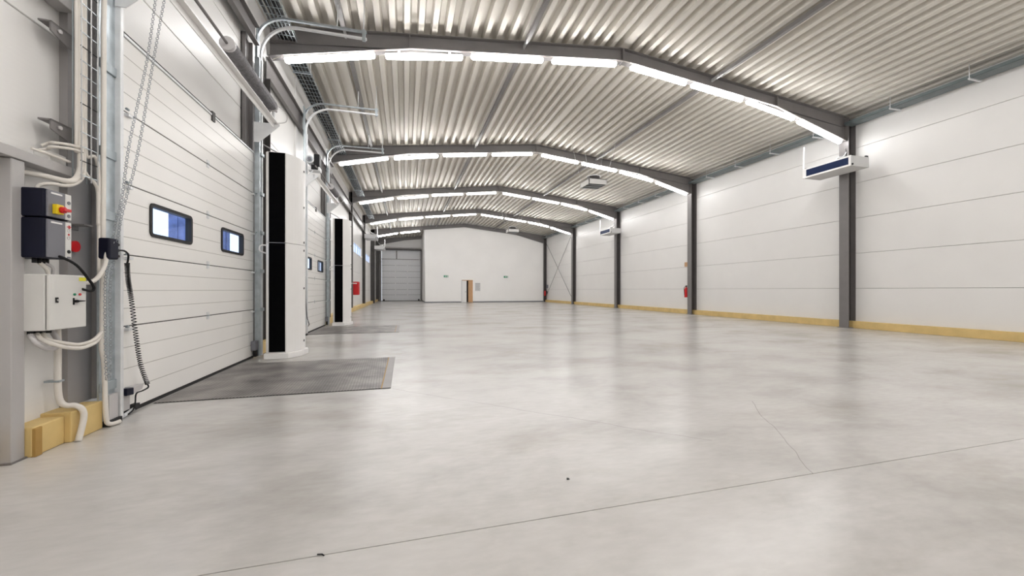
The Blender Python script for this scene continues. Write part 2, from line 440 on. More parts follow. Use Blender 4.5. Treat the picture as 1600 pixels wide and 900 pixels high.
# white room block at the far end: front face below roof beam five, side face towards the far door
PX = 1.80
zt = lambda x: ztop(x) - 0.33
pm = MB()
DX0, DX1, DZ = 5.22, 6.22, 2.10
pm.prism([(PX, 0), (DX0, 0), (DX0, DZ), (DX1, DZ), (DX1, 0), (13.75, 0), (13.75, 6.02), (11.0, zt(11.0)), (RX, zt(RX)), (PX, zt(PX))], 'y', YP, YP + 0.15)
pm.box(PX, PX + 0.15, YP + 0.15, Y1, 0, 7.12)
wp = struct(pm.build('wall_far', 'partition_white'))
struct(MB().box(PX - 0.01, DX0 - 0.06, YP - 0.012, YP, 0, 0.10).box(DX1 + 0.06, 13.45, YP - 0.012, YP, 0, 0.10).box(PX - 0.012, PX, YP, Y1 - 0.1, 0, 0.10).build('baseboard_far', 'panel_grey'))
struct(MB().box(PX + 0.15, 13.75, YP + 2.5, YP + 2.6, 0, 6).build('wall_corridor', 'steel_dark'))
# door in it: narrow white leaf, dark gap, wooden leaf standing ajar
d = thing('door_4', (5.72, YP, 0)); struct(d)
box(DX0 - 0.05, DX0 + 0.01, YP - 0.03, YP + 0.12, 0, DZ + 0.05).build('door_frame', 'paper', d)
box(DX1 - 0.01, DX1 + 0.05, YP - 0.03, YP + 0.12, 0, DZ + 0.05).build('door_frame', 'wood', d)
box(DX0 + 0.01, DX1 - 0.01, YP - 0.03, YP + 0.12, DZ - 0.01, DZ + 0.05).build('door_frame', 'wood', d)
lf = box(DX0 + 0.01, 5.68, YP + 0.02, YP + 0.07, 0.01, DZ - 0.01).build('door_leaf', 'white_paint', d)
lf['label'] = 'white door leaf'
MB().box(5.55, 5.62, YP - 0.03, YP + 0.02, 1.0, 1.04).build('handle', 'black', lf)
l2 = MB().prism([(5.84, YP + 0.07), (DX1 - 0.01, YP - 0.01), (DX1 - 0.01, YP + 0.05), (5.85, YP + 0.12)], 'z', 0.01, DZ - 0.01).build('door_leaf', 'wood', d)
l2['label'] = 'wood-brown door leaf'

# ------------------------------------------------------------------ steel columns
def h_column(name, x0, x1, yc, z0, z1, w=0.28, label=None, cat='column', t=0.016):
    # web in the plane of the frame, flanges facing the hall and the wall
    o = thing(name, ((x0 + x1) / 2, yc, 0), label, cat)
    box(x0, x0 + t, yc - w/2, yc + w/2, z0, z1).build('flange', 'steel_grey', o)
    box(x1 - t, x1, yc - w/2, yc + w/2, z0, z1).build('flange', 'steel_grey', o)
    box(x0 + t, x1 - t, yc - 0.006, yc + 0.006, z0, z1).build('web', 'steel_dark', o)  # shade of the recess is put into the web's darker colour
    box(min(x0, x1) - 0.03, max(x0, x1), yc - w/2 - 0.03, yc + w/2 + 0.03, 0.0, 0.02).build('base_plate', 'steel_grey', o)
    return o
for k in range(1, 7):
    i = k - 2
    if k == 1: lab = 'grey steel column on the right wall beside the camera'
    else: lab = 'grey steel column on the right wall, %s from the front' % ['nearest', 'second', 'third', 'fourth', 'fifth at the white room'][i]
    if k >= 2: h_column('steel_column', 13.44, 13.745, FR[k], 0.0, ztop(13.6) - 0.02, label=lab)
h_column('steel_column', -3.06, -2.78, FR[4], 0, 6.6, w=0.2, label='grey steel column on the left wall beside the red hose cabinet')
h_column('steel_column', -3.06, -2.78, FR[5], 0, 6.6, w=0.2, label='grey steel column on the left wall between the two strip windows')
h_column('steel_column', -3.06, -2.62, FR[6], 0, 6.6, w=0.3, label='grey steel column on the left wall just before the far sectional door')
h_column('steel_column', -2.96, -2.60, FR[7] - 0.5, 0, 6.5, w=0.25, label='grey steel post in the far left corner next to the far door')

# ------------------------------------------------------------------ roof beams (portal rafters with haunches) and tube lamps
def rafter(k):
    y = FR[k]; x0 = -2.70 if k <= 3 else -2.9; x1 = 13.45
    if k >= 7: x1 = 2.0
    nm = {0: 'behind the camera', 1: 'just behind the camera'}.get(k) or ['nearest', 'second', 'third', 'fourth', 'fifth, above the white room', 'last, above the far door'][k - 2]
    o = thing('roof_beam', (RX, y, 6.0), 'grey steel roof beam with haunched ends, %s of the row' % nm if k > 1 else 'grey steel roof beam ' + nm, 'beam')
    hw, tf, D = 0.10, 0.016, 0.33
    def bar(n, xa, xb, za0, za1, zb0, zb1, w, m='steel_grey'):
        MB().prism([(xa, za0), (xb, zb0), (xb, zb1), (xa, za1)], 'y', y - w, y + w).build(n, m, o)
    for s in (-1, 1):
        xe = x0 if s < 0 else x1
        if s > 0 and x1 < RX: continue
        xi = RX if x1 > RX else x1
        zi, ze = ztop(xi), ztop(xe)
        bar('top_flange', xi, xe, zi - tf, zi, ze - tf, ze, hw)
        bar('web', xi, xe, zi - D + tf, zi - tf, ze - D + tf, ze - tf, 0.006)
        xh = xe - s * 2.8 if x1 > RX else xe + 2.8
        bar('bottom_flange', xi, xh, zi - D, zi - D + tf, ztop(xh) - D, ztop(xh) - D + tf, hw)
        zb = ze - (0.64 if s < 0 else 0.78)
        bar('haunch_web', xh, xe, ztop(xh) - D, ztop(xh) - D + tf, zb + tf, ze - D + tf, 0.006)
        bar('haunch_flange', xh, xe, ztop(xh) - D - 0.004, ztop(xh) - D + tf - 0.004, zb, zb + tf, hw)
        bar('middle_flange', xh, xe, ztop(xh) - D, ztop(xh) - D + 0.01, ze - D, ze - D + 0.01, 0.05)
        box(xh - 0.01, xh + 0.01, y - hw + 0.01, y + hw - 0.01, ztop(xh) - D + tf, ztop(xh) - tf).build('stiffener', 'steel_grey', o)
    if x1 > RX:
        box(RX - 0.02, RX + 0.02, y - hw, y + hw, ZR - D - 0.03, ZR - 0.02).build('ridge_plate', 'steel_grey', o)
    return o
for k in range(8): rafter(k)

def zbot(x):
    # underside of the beam incl. haunch
    if x < 0.14: t = (x + 2.66) / 2.8; return (1 - t) * (ztop(-2.66) - 0.64) + t * (ztop(0.14) - 0.33)
    if x > 10.65: t = (13.45 - x) / 2.8; return (1 - t) * (ztop(13.45) - 0.78) + t * (ztop(10.65) - 0.33)
    return ztop(x) - 0.33
LX = [(-2.42, -0.64), (-0.42, 1.30), (1.50, 3.30), (3.54, 5.33), (5.76, 7.50), (7.68, 9.42), (9.60, 11.36), (11.54, 13.28)]
LAMPS = {}
def lamp(k, i):
    xa, xb = LX[i]; y = FR[k]
    za, zb = zbot(xa) - 0.07, zbot(xb) - 0.07
    if i == 1: zb = zbot(xb) - 0.10; za = zbot(xa) - 0.10
    row = {0: 'second beam behind the camera', 1: 'beam just behind the camera'}.get(k) or ['nearest roof beam', 'second roof beam', 'third roof beam', 'fourth roof beam', 'fifth roof beam'][k - 2]
    pos = ['leftmost', 'second from the left', 'third from the left', 'just left of the ridge', 'just right of the ridge', 'third from the right', 'second from the right', 'rightmost'][i]
    L = thing('tube_lamp', ((xa + xb) / 2, y, (za + zb) / 2), 'lit tube lamp on the %s, %s' % (row, pos), 'lamp', 'tube lamps under the ' + row)
    dx = xb - xa; dz = zb - za; ln = math.hypot(dx, dz); ux, uz = dx / ln, dz / ln
    def P(t, n): return (xa + ux * t - uz * n, za + uz * t + ux * n)
    MB().prism([P(0.0, 0.03), P(ln, 0.03), P(ln, 0.06), P(0.0, 0.06)], 'y', y - 0.05, y + 0.05).build('housing', 'lamp_body', L)
    # rounded opal diffuser
    m = MB(); n = 8
    sec = [(math.cos(math.pi * q / n + math.pi) * 0.072, math.sin(math.pi * q / n + math.pi) * 0.085 + 0.03) for q in range(n + 1)]
    kk = []
    for t, sc in ((0.0, 0.55), (0.02, 0.9), (0.05, 1.0), (ln - 0.05, 1.0), (ln - 0.02, 0.9), (ln, 0.55)):
        row_ = []
        for a, b in sec:
            px, pz = P(t, 0.03 + (b - 0.03) * sc); row_.append((px, y + a * sc, pz))
        kk.append(row_)
    vs = [p for r in kk for p in r]; w = n + 1
    fs = [(r*w + q, r*w + q + 1, (r+1)*w + q + 1, (r+1)*w + q) for r in range(len(kk)-1) for q in range(n)]
    fs += [tuple(range(w)), tuple(range((len(kk)-1)*w, len(kk)*w))[::-1]]
    m.add(vs, fs, True).build('diffuser', 'lamp_diffuser', L)
    for t in (0.3, ln - 0.3):
        px, pz = P(t, 0.06); box(px - 0.03, px + 0.03, y - 0.04, y + 0.04, pz - 0.005, zbot(px) + 0.002).build('bracket', 'galvanised_light', L)
for k in range(0, 6):
    for i in range(8): lamp(k, i)
lamp(6, 0); lamp(6, 1)
# conduit that links the lamps of each beam, a thin white cable
for k in range(2, 6):
    m = MB(); y = FR[k] - 0.115
    pts = [(-2.62, y, zbot(-2.6) - 0.10)] + [(x, y, zbot(x) - 0.03) for x in (-2.45, -1, 0.14, 2, 4, RX, 7, 9, 10.65, 12, 13.3)]
    tag(m.tube(pts, 0.009, 6).build('lamp_cable', 'cable_white'), 'thin white cable linking the lamps of the %s roof beam' % ORD[k - 2], 'cable')

# longitudinal ties: grey square tubes under the deck from beam to beam
for k in range(1, 6):
    for j, x in enumerate((-1.24, 2.80, 8.36)):
        z = ztop(x) - 0.10
        o = thing('roof_tie', (x, (FR[k] + FR[k+1]) / 2, z),
                  'long grey tube tie under the deck, %s line from the left, %s bay' % (['first', 'second', 'third'][j], ['nearest', 'second', 'third', 'fourth', 'fifth'][k - 1]), 'tie')
        box(x - 0.045, x + 0.045, FR[k] + 0.12, FR[k+1] - 0.30, z - 0.045, z + 0.045).build('tube', 'steel_grey', o)
        e = box(x - 0.02, x + 0.02, FR[k+1] - 0.30, FR[k+1] - 0.01, z - 0.045, z + 0.045).build('end_lug', 'galvanised_light', o)
        box(x - 0.02, x + 0.02, FR[k] + 0.01, FR[k] + 0.12, z - 0.045, z + 0.045).build('end_lug', 'galvanised_light', o)

# eave beam along the top of the left wall
for k, (a, b) in enumerate(((1.0, 7.9), (8.75, FR[3] - 0.1), (FR[3] + 0.1, FR[4] - 0.1), (FR[4] + 0.1, FR[5] - 0.1))):
    xf = -2.58 if k == 0 else (-2.66 if k < 2 else -2.86)
    zb, zh = (5.57, 0.33) if k == 0 else (5.40, 0.45)
    o = thing('eave_beam', (xf, (a + b) / 2, zb), 'grey steel eave beam along the left wall, %s section' % ['foremost, over the near dock door', 'second, over the second dock door', 'third', 'fourth'][k], 'beam')
    box(xf - 0.012, xf, a, b, zb, zb + zh).build('web', 'steel_grey', o)
    box(xf, xf + 0.07, a, b, zb, zb + 0.014).build('flange', 'steel_grey', o)
    box(xf, xf + 0.07, a, b, zb + zh - 0.014, zb + zh).build('flange', 'steel_grey', o)

# X-bracing rods on the right wall
for j, (za, zb_) in enumerate(((0.35, 6.1), (6.1, 0.35))):
    tag(MB().tube([(13.6, FR[5] + 0.15, za), (13.6, FR[6] - 0.15, zb_)], 0.018, 6).build('bracing_rod', 'steel_grey'),
        'thin steel bracing rod on the right wall, %s towards the white room' % ('rising' if za < zb_ else 'falling'), 'rod', 'cross bracing on the right wall')

# ------------------------------------------------------------------ cable trays under the eaves
def mesh_tray(x0, x1, z, ya, yb, label, cables, mt='wire_zinc'):
    o = thing('cable_tray', ((x0 + x1) / 2, (ya + yb) / 2, z), label, 'cable tray')
    m = MB(); n = 5; h = 0.07
    for i in range(n + 1):
        x = x0 + (x1 - x0) * i / n; m.box(x - 0.004, x + 0.004, ya, yb, z - 0.004, z + 0.004)
    for x in (x0, x1): m.box(x - 0.004, x + 0.004, ya, yb, z + h - 0.004, z + h + 0.004)
    stuff(m.build('wire', mt, o))
    m = MB(); y = ya + 0.05
    while y < yb:
        m.box(x0, x1, y - 0.004, y + 0.004, z - 0.010, z - 0.002)
        for x in (x0, x1): m.box(x - 0.004, x + 0.004, y - 0.004, y + 0.004, z, z + h)
        y += 0.20
    stuff(m.build('cross_wire', 'wire_zinc', o))
    for i in range(cables):
        x = x0 + 0.04 + (x1 - x0 - 0.08) * i / max(1, cables - 1)
        pts = [(x + random.uniform(-0.02, 0.02), ya + (yb - ya) * q / 8, z + 0.028 + random.uniform(0, .012)) for q in range(9)]
        MB().tube(bez(pts, 2), 0.028, 6).build('cable', 'black', o)
    y = ya + 0.9
    while y < yb:
        MB().box(x0 - 0.02, x1 + 0.02, y - 0.018, y + 0.018, z - 0.035, z - 0.012).build('support_bar', 'galvanised', o)
        for x in (x0, x1): MB().tube([(x, y, z - 0.03), (x, y, ztop(x) + 0.01)], 0.006, 6).build('hanger_rod', 'galvanised_light', o)
        y += 2.1
    return o
for k, lab in ((1, 'wire mesh cable tray with black cables under the left eave, nearest length'), (2, 'wire mesh cable tray with black cables under the left eave, between first and second beam'),
               (3, 'wire mesh cable tray under the left eave, between second and third beam'), (4, 'wire mesh cable tray under the left eave, between third and fourth beam')):
    mesh_tray(-2.52, -2.16, 6.33, FR[k] + 0.15, FR[k+1] - 0.15, lab, 6)
def solid_tray(k, lab):
    ya, yb = FR[k] + 0.12, FR[k+1] - 0.12
    x0, x1, z = 13.28, 13.64, 6.36
    o = thing('cable_tray', ((x0 + x1)/2, (ya + yb)/2, z), lab, 'cable tray')
    MB().box(x0, x1, ya, yb, z, z + 0.006).box(x0, x0 + 0.006, ya, yb, z, z + 0.085).box(x1 - 0.006, x1, ya, yb, z, z + 0.085).build('channel', 'tray_steel', o)
    for i in range(3):
        pts = [(x0 + 0.07 + i * 0.1 + random.uniform(-.02, .02), ya + (yb - ya) * q / 6, z + 0.03) for q in range(7)]
        MB().tube(bez(pts, 2), 0.02, 6).build('cable', 'black', o)
    y = ya + 0.7
    while y < yb:
        MB().box(x0 - 0.05, x1 + 0.05, y - 0.02, y + 0.02, z - 0.03, z).build('support_bar', 'galvanised_light', o)
        MB().tube([(x0 - 0.03, y, z - 0.05), (x0 - 0.03, y, ztop(x0) + 0.02)], 0.008, 6).build('hanger_rod', 'galvanised_light', o)
        y += 1.6
for k in range(1, 6): solid_tray(k, 'grey steel cable tray along the right eave, %s bay' % ['nearest', 'second', 'third', 'fourth', 'fifth'][k - 1])

# ------------------------------------------------------------------ dock doors
Z_SEAM = [0.03, 0.85, 1.54, 2.225, 2.92, 3.63]
def rounded_rect(y0, y1, z0, z1, r, n=4):
    out = []
    for cy, cz, a0 in ((y1 - r, z1 - r, 0), (y0 + r, z1 - r, 90), (y0 + r, z0 + r, 180), (y1 - r, z0 + r, 270)):
        for i in range(n + 1):
            a = math.radians(a0 + 90 * i / n); out.append((cy + r * math.cos(a), cz + r * math.sin(a)))
    return out
def frame_ring(m, y0, y1, z0, z1, r, w, xa, xb):
    o_ = rounded_rect(y0, y1, z0, z1, r); i_ = rounded_rect(y0 + w, y1 - w, z0 + w, z1 - w, max(r - w, 0.01)); n = len(o_)
    for k in range(n):
        j = (k + 1) % n; b = len(m.v)
        vs = []
        for x in (xa, xb):
            vs += [(x, *o_[k]), (x, *o_[j]), (x, *i_[j]), (x, *i_[k])]
        m.add(vs, [(0,1,2,3), (4,5,6,7), (0,1,5,4), (1,2,6,5), (2,3,7,6), (3,0,4,7)])
    return m
def dock_door(n, dy, which):
    ya, yb = 4.56 + dy, 7.86 + dy; X = -2.60
    d = thing('door_%d' % n, (X, (ya + yb) / 2, 0)); struct(d)
    wins = ((4.976, 5.777), (6.623, 7.391))
    for i in range(5):
        z0, z1 = Z_SEAM[i], Z_SEAM[i + 1]; nr = 4
        hr = (z1 - z0) / nr
        if i == 2:
            m = MB(); cuts = [ya] + [c + dy for w in wins for c in w] + [yb]
            wz0, wz1 = 1.785, 2.105
            m.box(X - 0.045, X, ya, yb, z0 + 0.006, wz0).box(X - 0.045, X, ya, yb, wz1, z1 - 0.006)
            for a, b in ((cuts[0], cuts[1]), (cuts[2], cuts[3]), (cuts[4], cuts[5])): m.box(X - 0.045, X, a, b, wz0, wz1)
            sec = m.build('door_section', 'door_white', d)
        else:
            sec = box(X - 0.045, X, ya, yb, z0 + 0.006, z1 - 0.006).build('door_section', 'door_white', d, bevel=0.004)
        g = MB()
        for r in range(1, nr):
            z = z0 + r * hr
            segs = [(ya, yb)]
            if i == 2 and 1.77 < z < 2.12: segs = [(ya, 4.95 + dy), (5.80 + dy, 6.60 + dy), (7.415 + dy, yb)]
            for a, b in segs: g.box(X, X + 0.0015, a + 0.01, b - 0.01, z - 0.003, z + 0.003)
        g.build('pressed_groove', 'door_groove', sec)
        if i == 2:
            for (a, b) in wins:
                fr = frame_ring(MB(), a + dy - 0.02, b + dy + 0.02, wz0 - 0.02, wz1 + 0.02, 0.055, 0.036, X - 0.05, X + 0.014).build('window_frame', 'rubber', sec)
                box(X - 0.03, X - 0.022, a + dy + 0.005, b + dy - 0.005, wz0 + 0.005, wz1 - 0.005).build('window_pane', 'glass', sec)
        if i:
            for yh in (0.5 * (ya + yb),):
                MB().box(X, X + 0.008, yh - 0.03, yh + 0.03, z0 - 0.05, z0 - 0.012).box(X, X + 0.008, yh - 0.03, yh + 0.03, z0 + 0.012, z0 + 0.05).build('hinge', 'galvanised_light', sec)
                MB().tube([(X + 0.008, yh - 0.03, z0), (X + 0.008, yh + 0.03, z0)], 0.008, 8).build('hinge_pin', 'galvanised', sec)
            for ye, sg in ((ya + 0.02, -1), (yb - 0.02, 1)):
                MB().box(X, X + 0.035, ye - 0.07 if sg > 0 else ye, ye if sg > 0 else ye + 0.07, z0 - 0.045, z0 - 0.02).build('roller_bracket', 'galvanised_light', sec)
                MB().tube([(X + 0.05, ye - 0.03, z0), (X + 0.05, ye + sg * 0.06, z0)], 0.012, 8).build('roller', 'galvanised', sec)
    for z0 in Z_SEAM[1:-1]:
        box(X - 0.04, X - 0.008, ya, yb, z0 - 0.02, z0 + 0.02).build('joint_gasket', 'door_joint', d)
    box(X - 0.05, X + 0.003, ya, yb, 0.0, 0.032).build('bottom_seal', 'rubber', d)
    MB().box(X - 0.03, X + 0.012, ya, yb, 3.63, 3.655).build('top_rail', 'galvanised_light', d)
    MB().box(X - 0.08, X - 0.02, ya, yb, 3.655, 3.70).build('top_seal', 'rubber', d)
    MB().box(X - 0.01, X + 0.02, ya + 1.75, ya + 1.83, 3.56, 3.69).build('top_latch', 'steel_dark', d)
    return d
dock_door(1, 0.0, 'near'); dock_door(2, 6.5, 'second')
# dark door void behind the top of the openings is closed by the lintel panels above

# door gear: vertical tracks, curved runners, spring shaft
def door_gear(dy, which, motor):
    for side, yt in (('left', 4.30 + dy), ('right', 7.98 + dy)):
        if side == 'left' and dy > 0: yt = 11.32
        o = thing('door_track', (-2.52, yt, 0), 'galvanised door track with curved top runner, %s side of %s dock door' % (side, which), 'door track')
        sg = 1 if side == 'right' else -1
        # wide angle jamb and white guide rail
        if side == 'left':
            box(-2.56, -2.545, yt - 0.13, yt + 0.06, 0.02, 6.0).build('jamb_angle', 'galvanised', o)
            box(-2.56, -2.50, yt + 0.06, yt + 0.10, 0.02, 5.35).build('guide_rail', 'galvanised_light', o, bevel=0.006)
            for z in (0.35, 1.86, 2.41, 3.17, 4.0):
                box(-2.545, -2.53, yt - 0.13, yt + 0.06, z - 0.04, z + 0.04).build('rail_clip', 'wire_zinc', o, bevel=0.004)
            box(-2.545, -2.515, yt - 0.06, yt + 0.05, 0.03, 0.27).build('bottom_bracket', 'cable_grey', o)
            box(-2.57, -2.49, yt - 0.09, yt + 0.06, 0.0, 0.05).build('foot', 'rubber', o)
        else:
            box(-2.58, -2.565, yt - 0.04, yt + 0.09, 0.02, 6.0).build('jamb_angle', 'galvanised', o)
            box(-2.58, -2.50, yt - 0.12, yt - 0.07, 0.02, 5.35).build('guide_rail', 'galvanised', o, bevel=0.006)
            box(-2.565, -2.49, yt - 0.02, yt + 0.02, 0.02, 5.35).build('guide_rail', 'galvanised_light', o, bevel=0.006)
            for z in Z_SEAM[1:]:
                box(-2.57, -2.47, yt - 0.10, yt + 0.03, z - 0.03, z + 0.03).build('rail_clip', 'wire_zinc', o, bevel=0.004)
        yr = yt + (0.04 if side == 'right' else 0.08)
        for zt_, xa, R in ((6.07, -2.535, 0.62), (6.20, -2.60, 0.50)):
            pts = [(xa, yr, 5.30)]
            for q in range(0, 11):
                a = math.radians(180 - 9 * q); pts.append((xa + R + R * math.cos(a), yr, zt_ - R + R * math.sin(a)))
            pts.append((-0.72, yr, zt_))
            MB().sweep(pts, 0.05, 0.035).build('curved_runner', 'galvanised_light' if R > .6 else 'galvanised', o)
        for x in (-1.25, -0.78):
            MB().tube([(x, yr, 6.22), (x + 0.02, yr, ztop(x) + 0.02)], 0.010, 6).build('hanger_rod', 'galvanised_light', o)
        box(-0.80, -0.74, yr - 0.03, yr + 0.03, 6.03, 6.24).build('end_stop', 'galvanised', o)
    # spring shaft on its console rail
    o = thing('spring_shaft', (-2.2, 6.2 + dy, 4.3), 'grey torsion spring and shaft on a white rail above the %s dock door' % which, 'door gear')
    ya, yb = 4.35 + dy, 7.72 + dy
    SP0 = 6.42 if motor else 5.80
    MB().box(-2.24, -2.16, ya, yb, 4.13, 4.145).box(-2.24, -2.228, ya, yb, 4.05, 4.145).build('console_rail', 'white_paint', o)
    MB().tube([(-2.2, ya, 4.36), (-2.2, yb + 0.02, 4.36)], 0.018, 8).build('shaft', 'steel_grey', o)
    sp = MB().tube([(-2.2, SP0 + dy, 4.36), (-2.2, 7.50 + dy, 4.36)], 0.085, 14).build('spring', 'spring_steel', o)
    co = MB(); y = SP0 + 0.03 + dy
    while y < 7.48 + dy:
        co.ring((-2.2, y, 4.36), (1,0,0), (0,0,1), 0.085, 0.006, 12, 4); y += 0.035
    stuff(co.build('spring_coil', 'spring_steel', sp))
    for y in (SP0 - 0.02 + dy, 7.52 + dy):
        MB().tube([(-2.2, y - 0.03, 4.36), (-2.2, y + 0.03, 4.36)], 0.09, 14).build('spring_end_plate', 'cable_grey', sp)
    box(-2.22, -2.18, 7.56 + dy, 7.62 + dy, 4.145, 4.40).build('bearing_bracket', 'galvanised_light', o)
    MB().prism([(-2.54, 4.13), (-2.14, 4.13), (-2.14, 4.09), (-2.46, 3.78), (-2.54, 3.78)], 'y', 7.70 + dy, 7.712 + dy).build('end_bracket', 'galvanised_light', o)
    MB().prism([(-2.54, 4.13), (-2.14, 4.13), (-2.14, 4.09), (-2.46, 3.78), (-2.54, 3.78)], 'y', 4.35 + dy, 4.362 + dy).build('end_bracket', 'galvanised_light', o)
    MB().tube(bez([(-2.2, 7.52 + dy, 4.42), (-2.05, 7.7 + dy, 4.35), (-2.05, 7.75 + dy, 4.2), (-2.2, 7.66 + dy, 4.12)], 5), 0.008, 6).build('cable', 'cable_grey', o)
    if motor:
        q = thing('door_motor', (-2.2, 4.9 + dy, 4.5), 'chrome and black door motor on the spring shaft above the second dock door', 'motor')
        box(-2.28, -2.14, 4.52 + dy, 4.78 + dy, 4.40, 4.72).build('gear_housing', 'black', q, bevel=0.02)
        MB().tube([(-2.37, 4.50 + dy, 4.57), (-2.37, 4.86 + dy, 4.57)], 0.10, 14).build('motor_body', 'galvanised_light', q)
        MB().ring((-2.37, 4.495 + dy, 4.57), (1,0,0), (0,0,1), 0.06, 0.018).build('chain_wheel', 'galvanised', q)
        MB().tube([(-2.37, 4.47 + dy, 4.57), (-2.37, 4.50 + dy, 4.57)], 0.045, 12).build('wheel_hub', 'panel_grey', q)
        MB().box(-2.42, -2.14, 4.55 + dy, 4.80 + dy, 4.30, 4.40).build('mount', 'galvanised_light', q, bevel=0.01)
        box(-2.34, -2.18, 4.53 + dy, 4.56 + dy, 4.32, 4.44).build('cable_cover', 'black', q)
        MB().tube([(-2.52, 4.56 + dy, 4.02), (-2.30, 4.56 + dy, 4.30)], 0.02, 6).build('brace', 'galvanised_light', q)
door_gear(0.0, 'near', False); door_gear(6.5, 'second', True)

# door posts at the dock openings (dark grey H posts)
def post(name, y0, y1, z0, z1, label):
    o = thing(name, (-2.66, (y0 + y1) / 2, z0), label, 'post')
    box(-2.70, -2.675, y0, y1, z0, z1).build('web', 'steel_grey', o)
    box(-2.70, -2.62, y0, y0 + 0.014, z0, z1).build('flange', 'steel_grey', o)
    box(-2.70, -2.62, y1 - 0.014, y1, z0, z1).build('flange', 'steel_grey', o)
    return o
o = thing('door_post', (-2.68, 4.18, 0.24), 'grey steel door post behind the vertical wire cable ladder', 'post')
box(-2.72, -2.665, 4.03, 4.28, 0.24, 6.6).build('web', 'post_grey', o)  # lighter copy of steel grey, its colour offsets the ladder's shade
box(-2.72, -2.635, 4.28, 4.345, 0.24, 6.6).build('flange', 'post_grey', o, bevel=0.006)
post('door_post', 7.57, 7.90, 3.66, 5.6, 'grey steel post right of the lintel panel above the near dock door')
post('door_post', 7.57 + 6.5, 7.90 + 6.5, 3.66, 5.45, 'grey steel post right of the lintel panel above the second dock door')
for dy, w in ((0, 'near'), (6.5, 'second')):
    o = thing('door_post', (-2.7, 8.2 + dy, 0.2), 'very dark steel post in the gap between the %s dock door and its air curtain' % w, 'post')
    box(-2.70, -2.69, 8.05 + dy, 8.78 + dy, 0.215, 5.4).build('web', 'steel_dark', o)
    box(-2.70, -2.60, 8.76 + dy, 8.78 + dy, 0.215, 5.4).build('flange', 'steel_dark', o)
# bolted angle cleats on post
for z, w in ((3.20, 'upper'), (2.45, 'lower')):
    c = thing('angle_cleat', (-2.6, 3.9, z), '%s grey bolted angle cleat left of the wire cable ladder' % w, 'bracket')
    MB().prism([(3.78, z + 0.05), (4.05, z + 0.05), (4.05, z - 0.06), (3.93, z - 0.06), (3.78, z - 0.02)], 'x', -2.61, -2.60).build('plate', 'steel_grey', c)
    box(-2.68, -2.60, 3.78, 4.05, z + 0.045, z + 0.057).build('top_leg', 'steel_grey', c)
    MB().tube([(-2.60, 3.85, z + 0.012), (-2.585, 3.85, z + 0.012)], 0.016, 6).build('bolt', 'cable_grey', c)
# left-hand frame: post at the picture edge and two rails
o = thing('door_post', (-2.66, 3.53, 0), 'light grey square steel post at the left picture edge', 'post')
box(-2.72, -2.61, 3.485, 3.585, 0.0, 2.11).build('post_tube', 'pale_grey', o, bevel=0.006)
box(-2.735, -2.60, 3.47, 3.60, 0.0, 0.012).build('base_plate', 'steel_grey', o)
tag(box(-2.715, -2.60, 1.5, 4.01, 2.115, 2.19).build('wall_rail', 'pale_grey', bevel=0.005), 'light grey steel rail over the control boxes by the left edge', 'rail')
tag(box(-2.715, -2.60, 1.5, 4.01, 3.455, 3.62).build('wall_rail', 'pale_grey', bevel=0.005), 'grey steel rail at the top left corner above the cleats', 'rail')

# ------------------------------------------------------------------ dock levellers
def leveller(dy, label):
    o = thing('dock_leveller', (-1.3, 6.1 + dy, 0), label, 'dock leveller')
    xa, xb, ya, yb = -2.56, -0.17, 4.95 + dy, 7.22 + dy
    box(xa, xb - 0.115, ya + 0.012, yb - 0.012, 0.0005, 0.008).build('platform', 'tear_plate', o)
    box(xb - 0.10, xb, ya + 0.012, yb - 0.012, 0.0005, 0.008).build('rear_strip', 'post_grey', o)
    box(xb - 0.115, xb - 0.10, ya + 0.012, yb - 0.012, 0.0005, 0.005).build('hinge_gap', 'plinth_end', o)
    box(xa, xb, ya, ya + 0.012, 0.0005, 0.004).build('edge_gap', 'rubber', o)
    box(xa, xb, yb - 0.012, yb, 0.0005, 0.004).build('edge_gap', 'rubber', o)
leveller(0.0, 'dark tread plate dock leveller in the floor before the near door')
leveller(6.5, 'dark tread plate dock leveller in the floor before the second door')

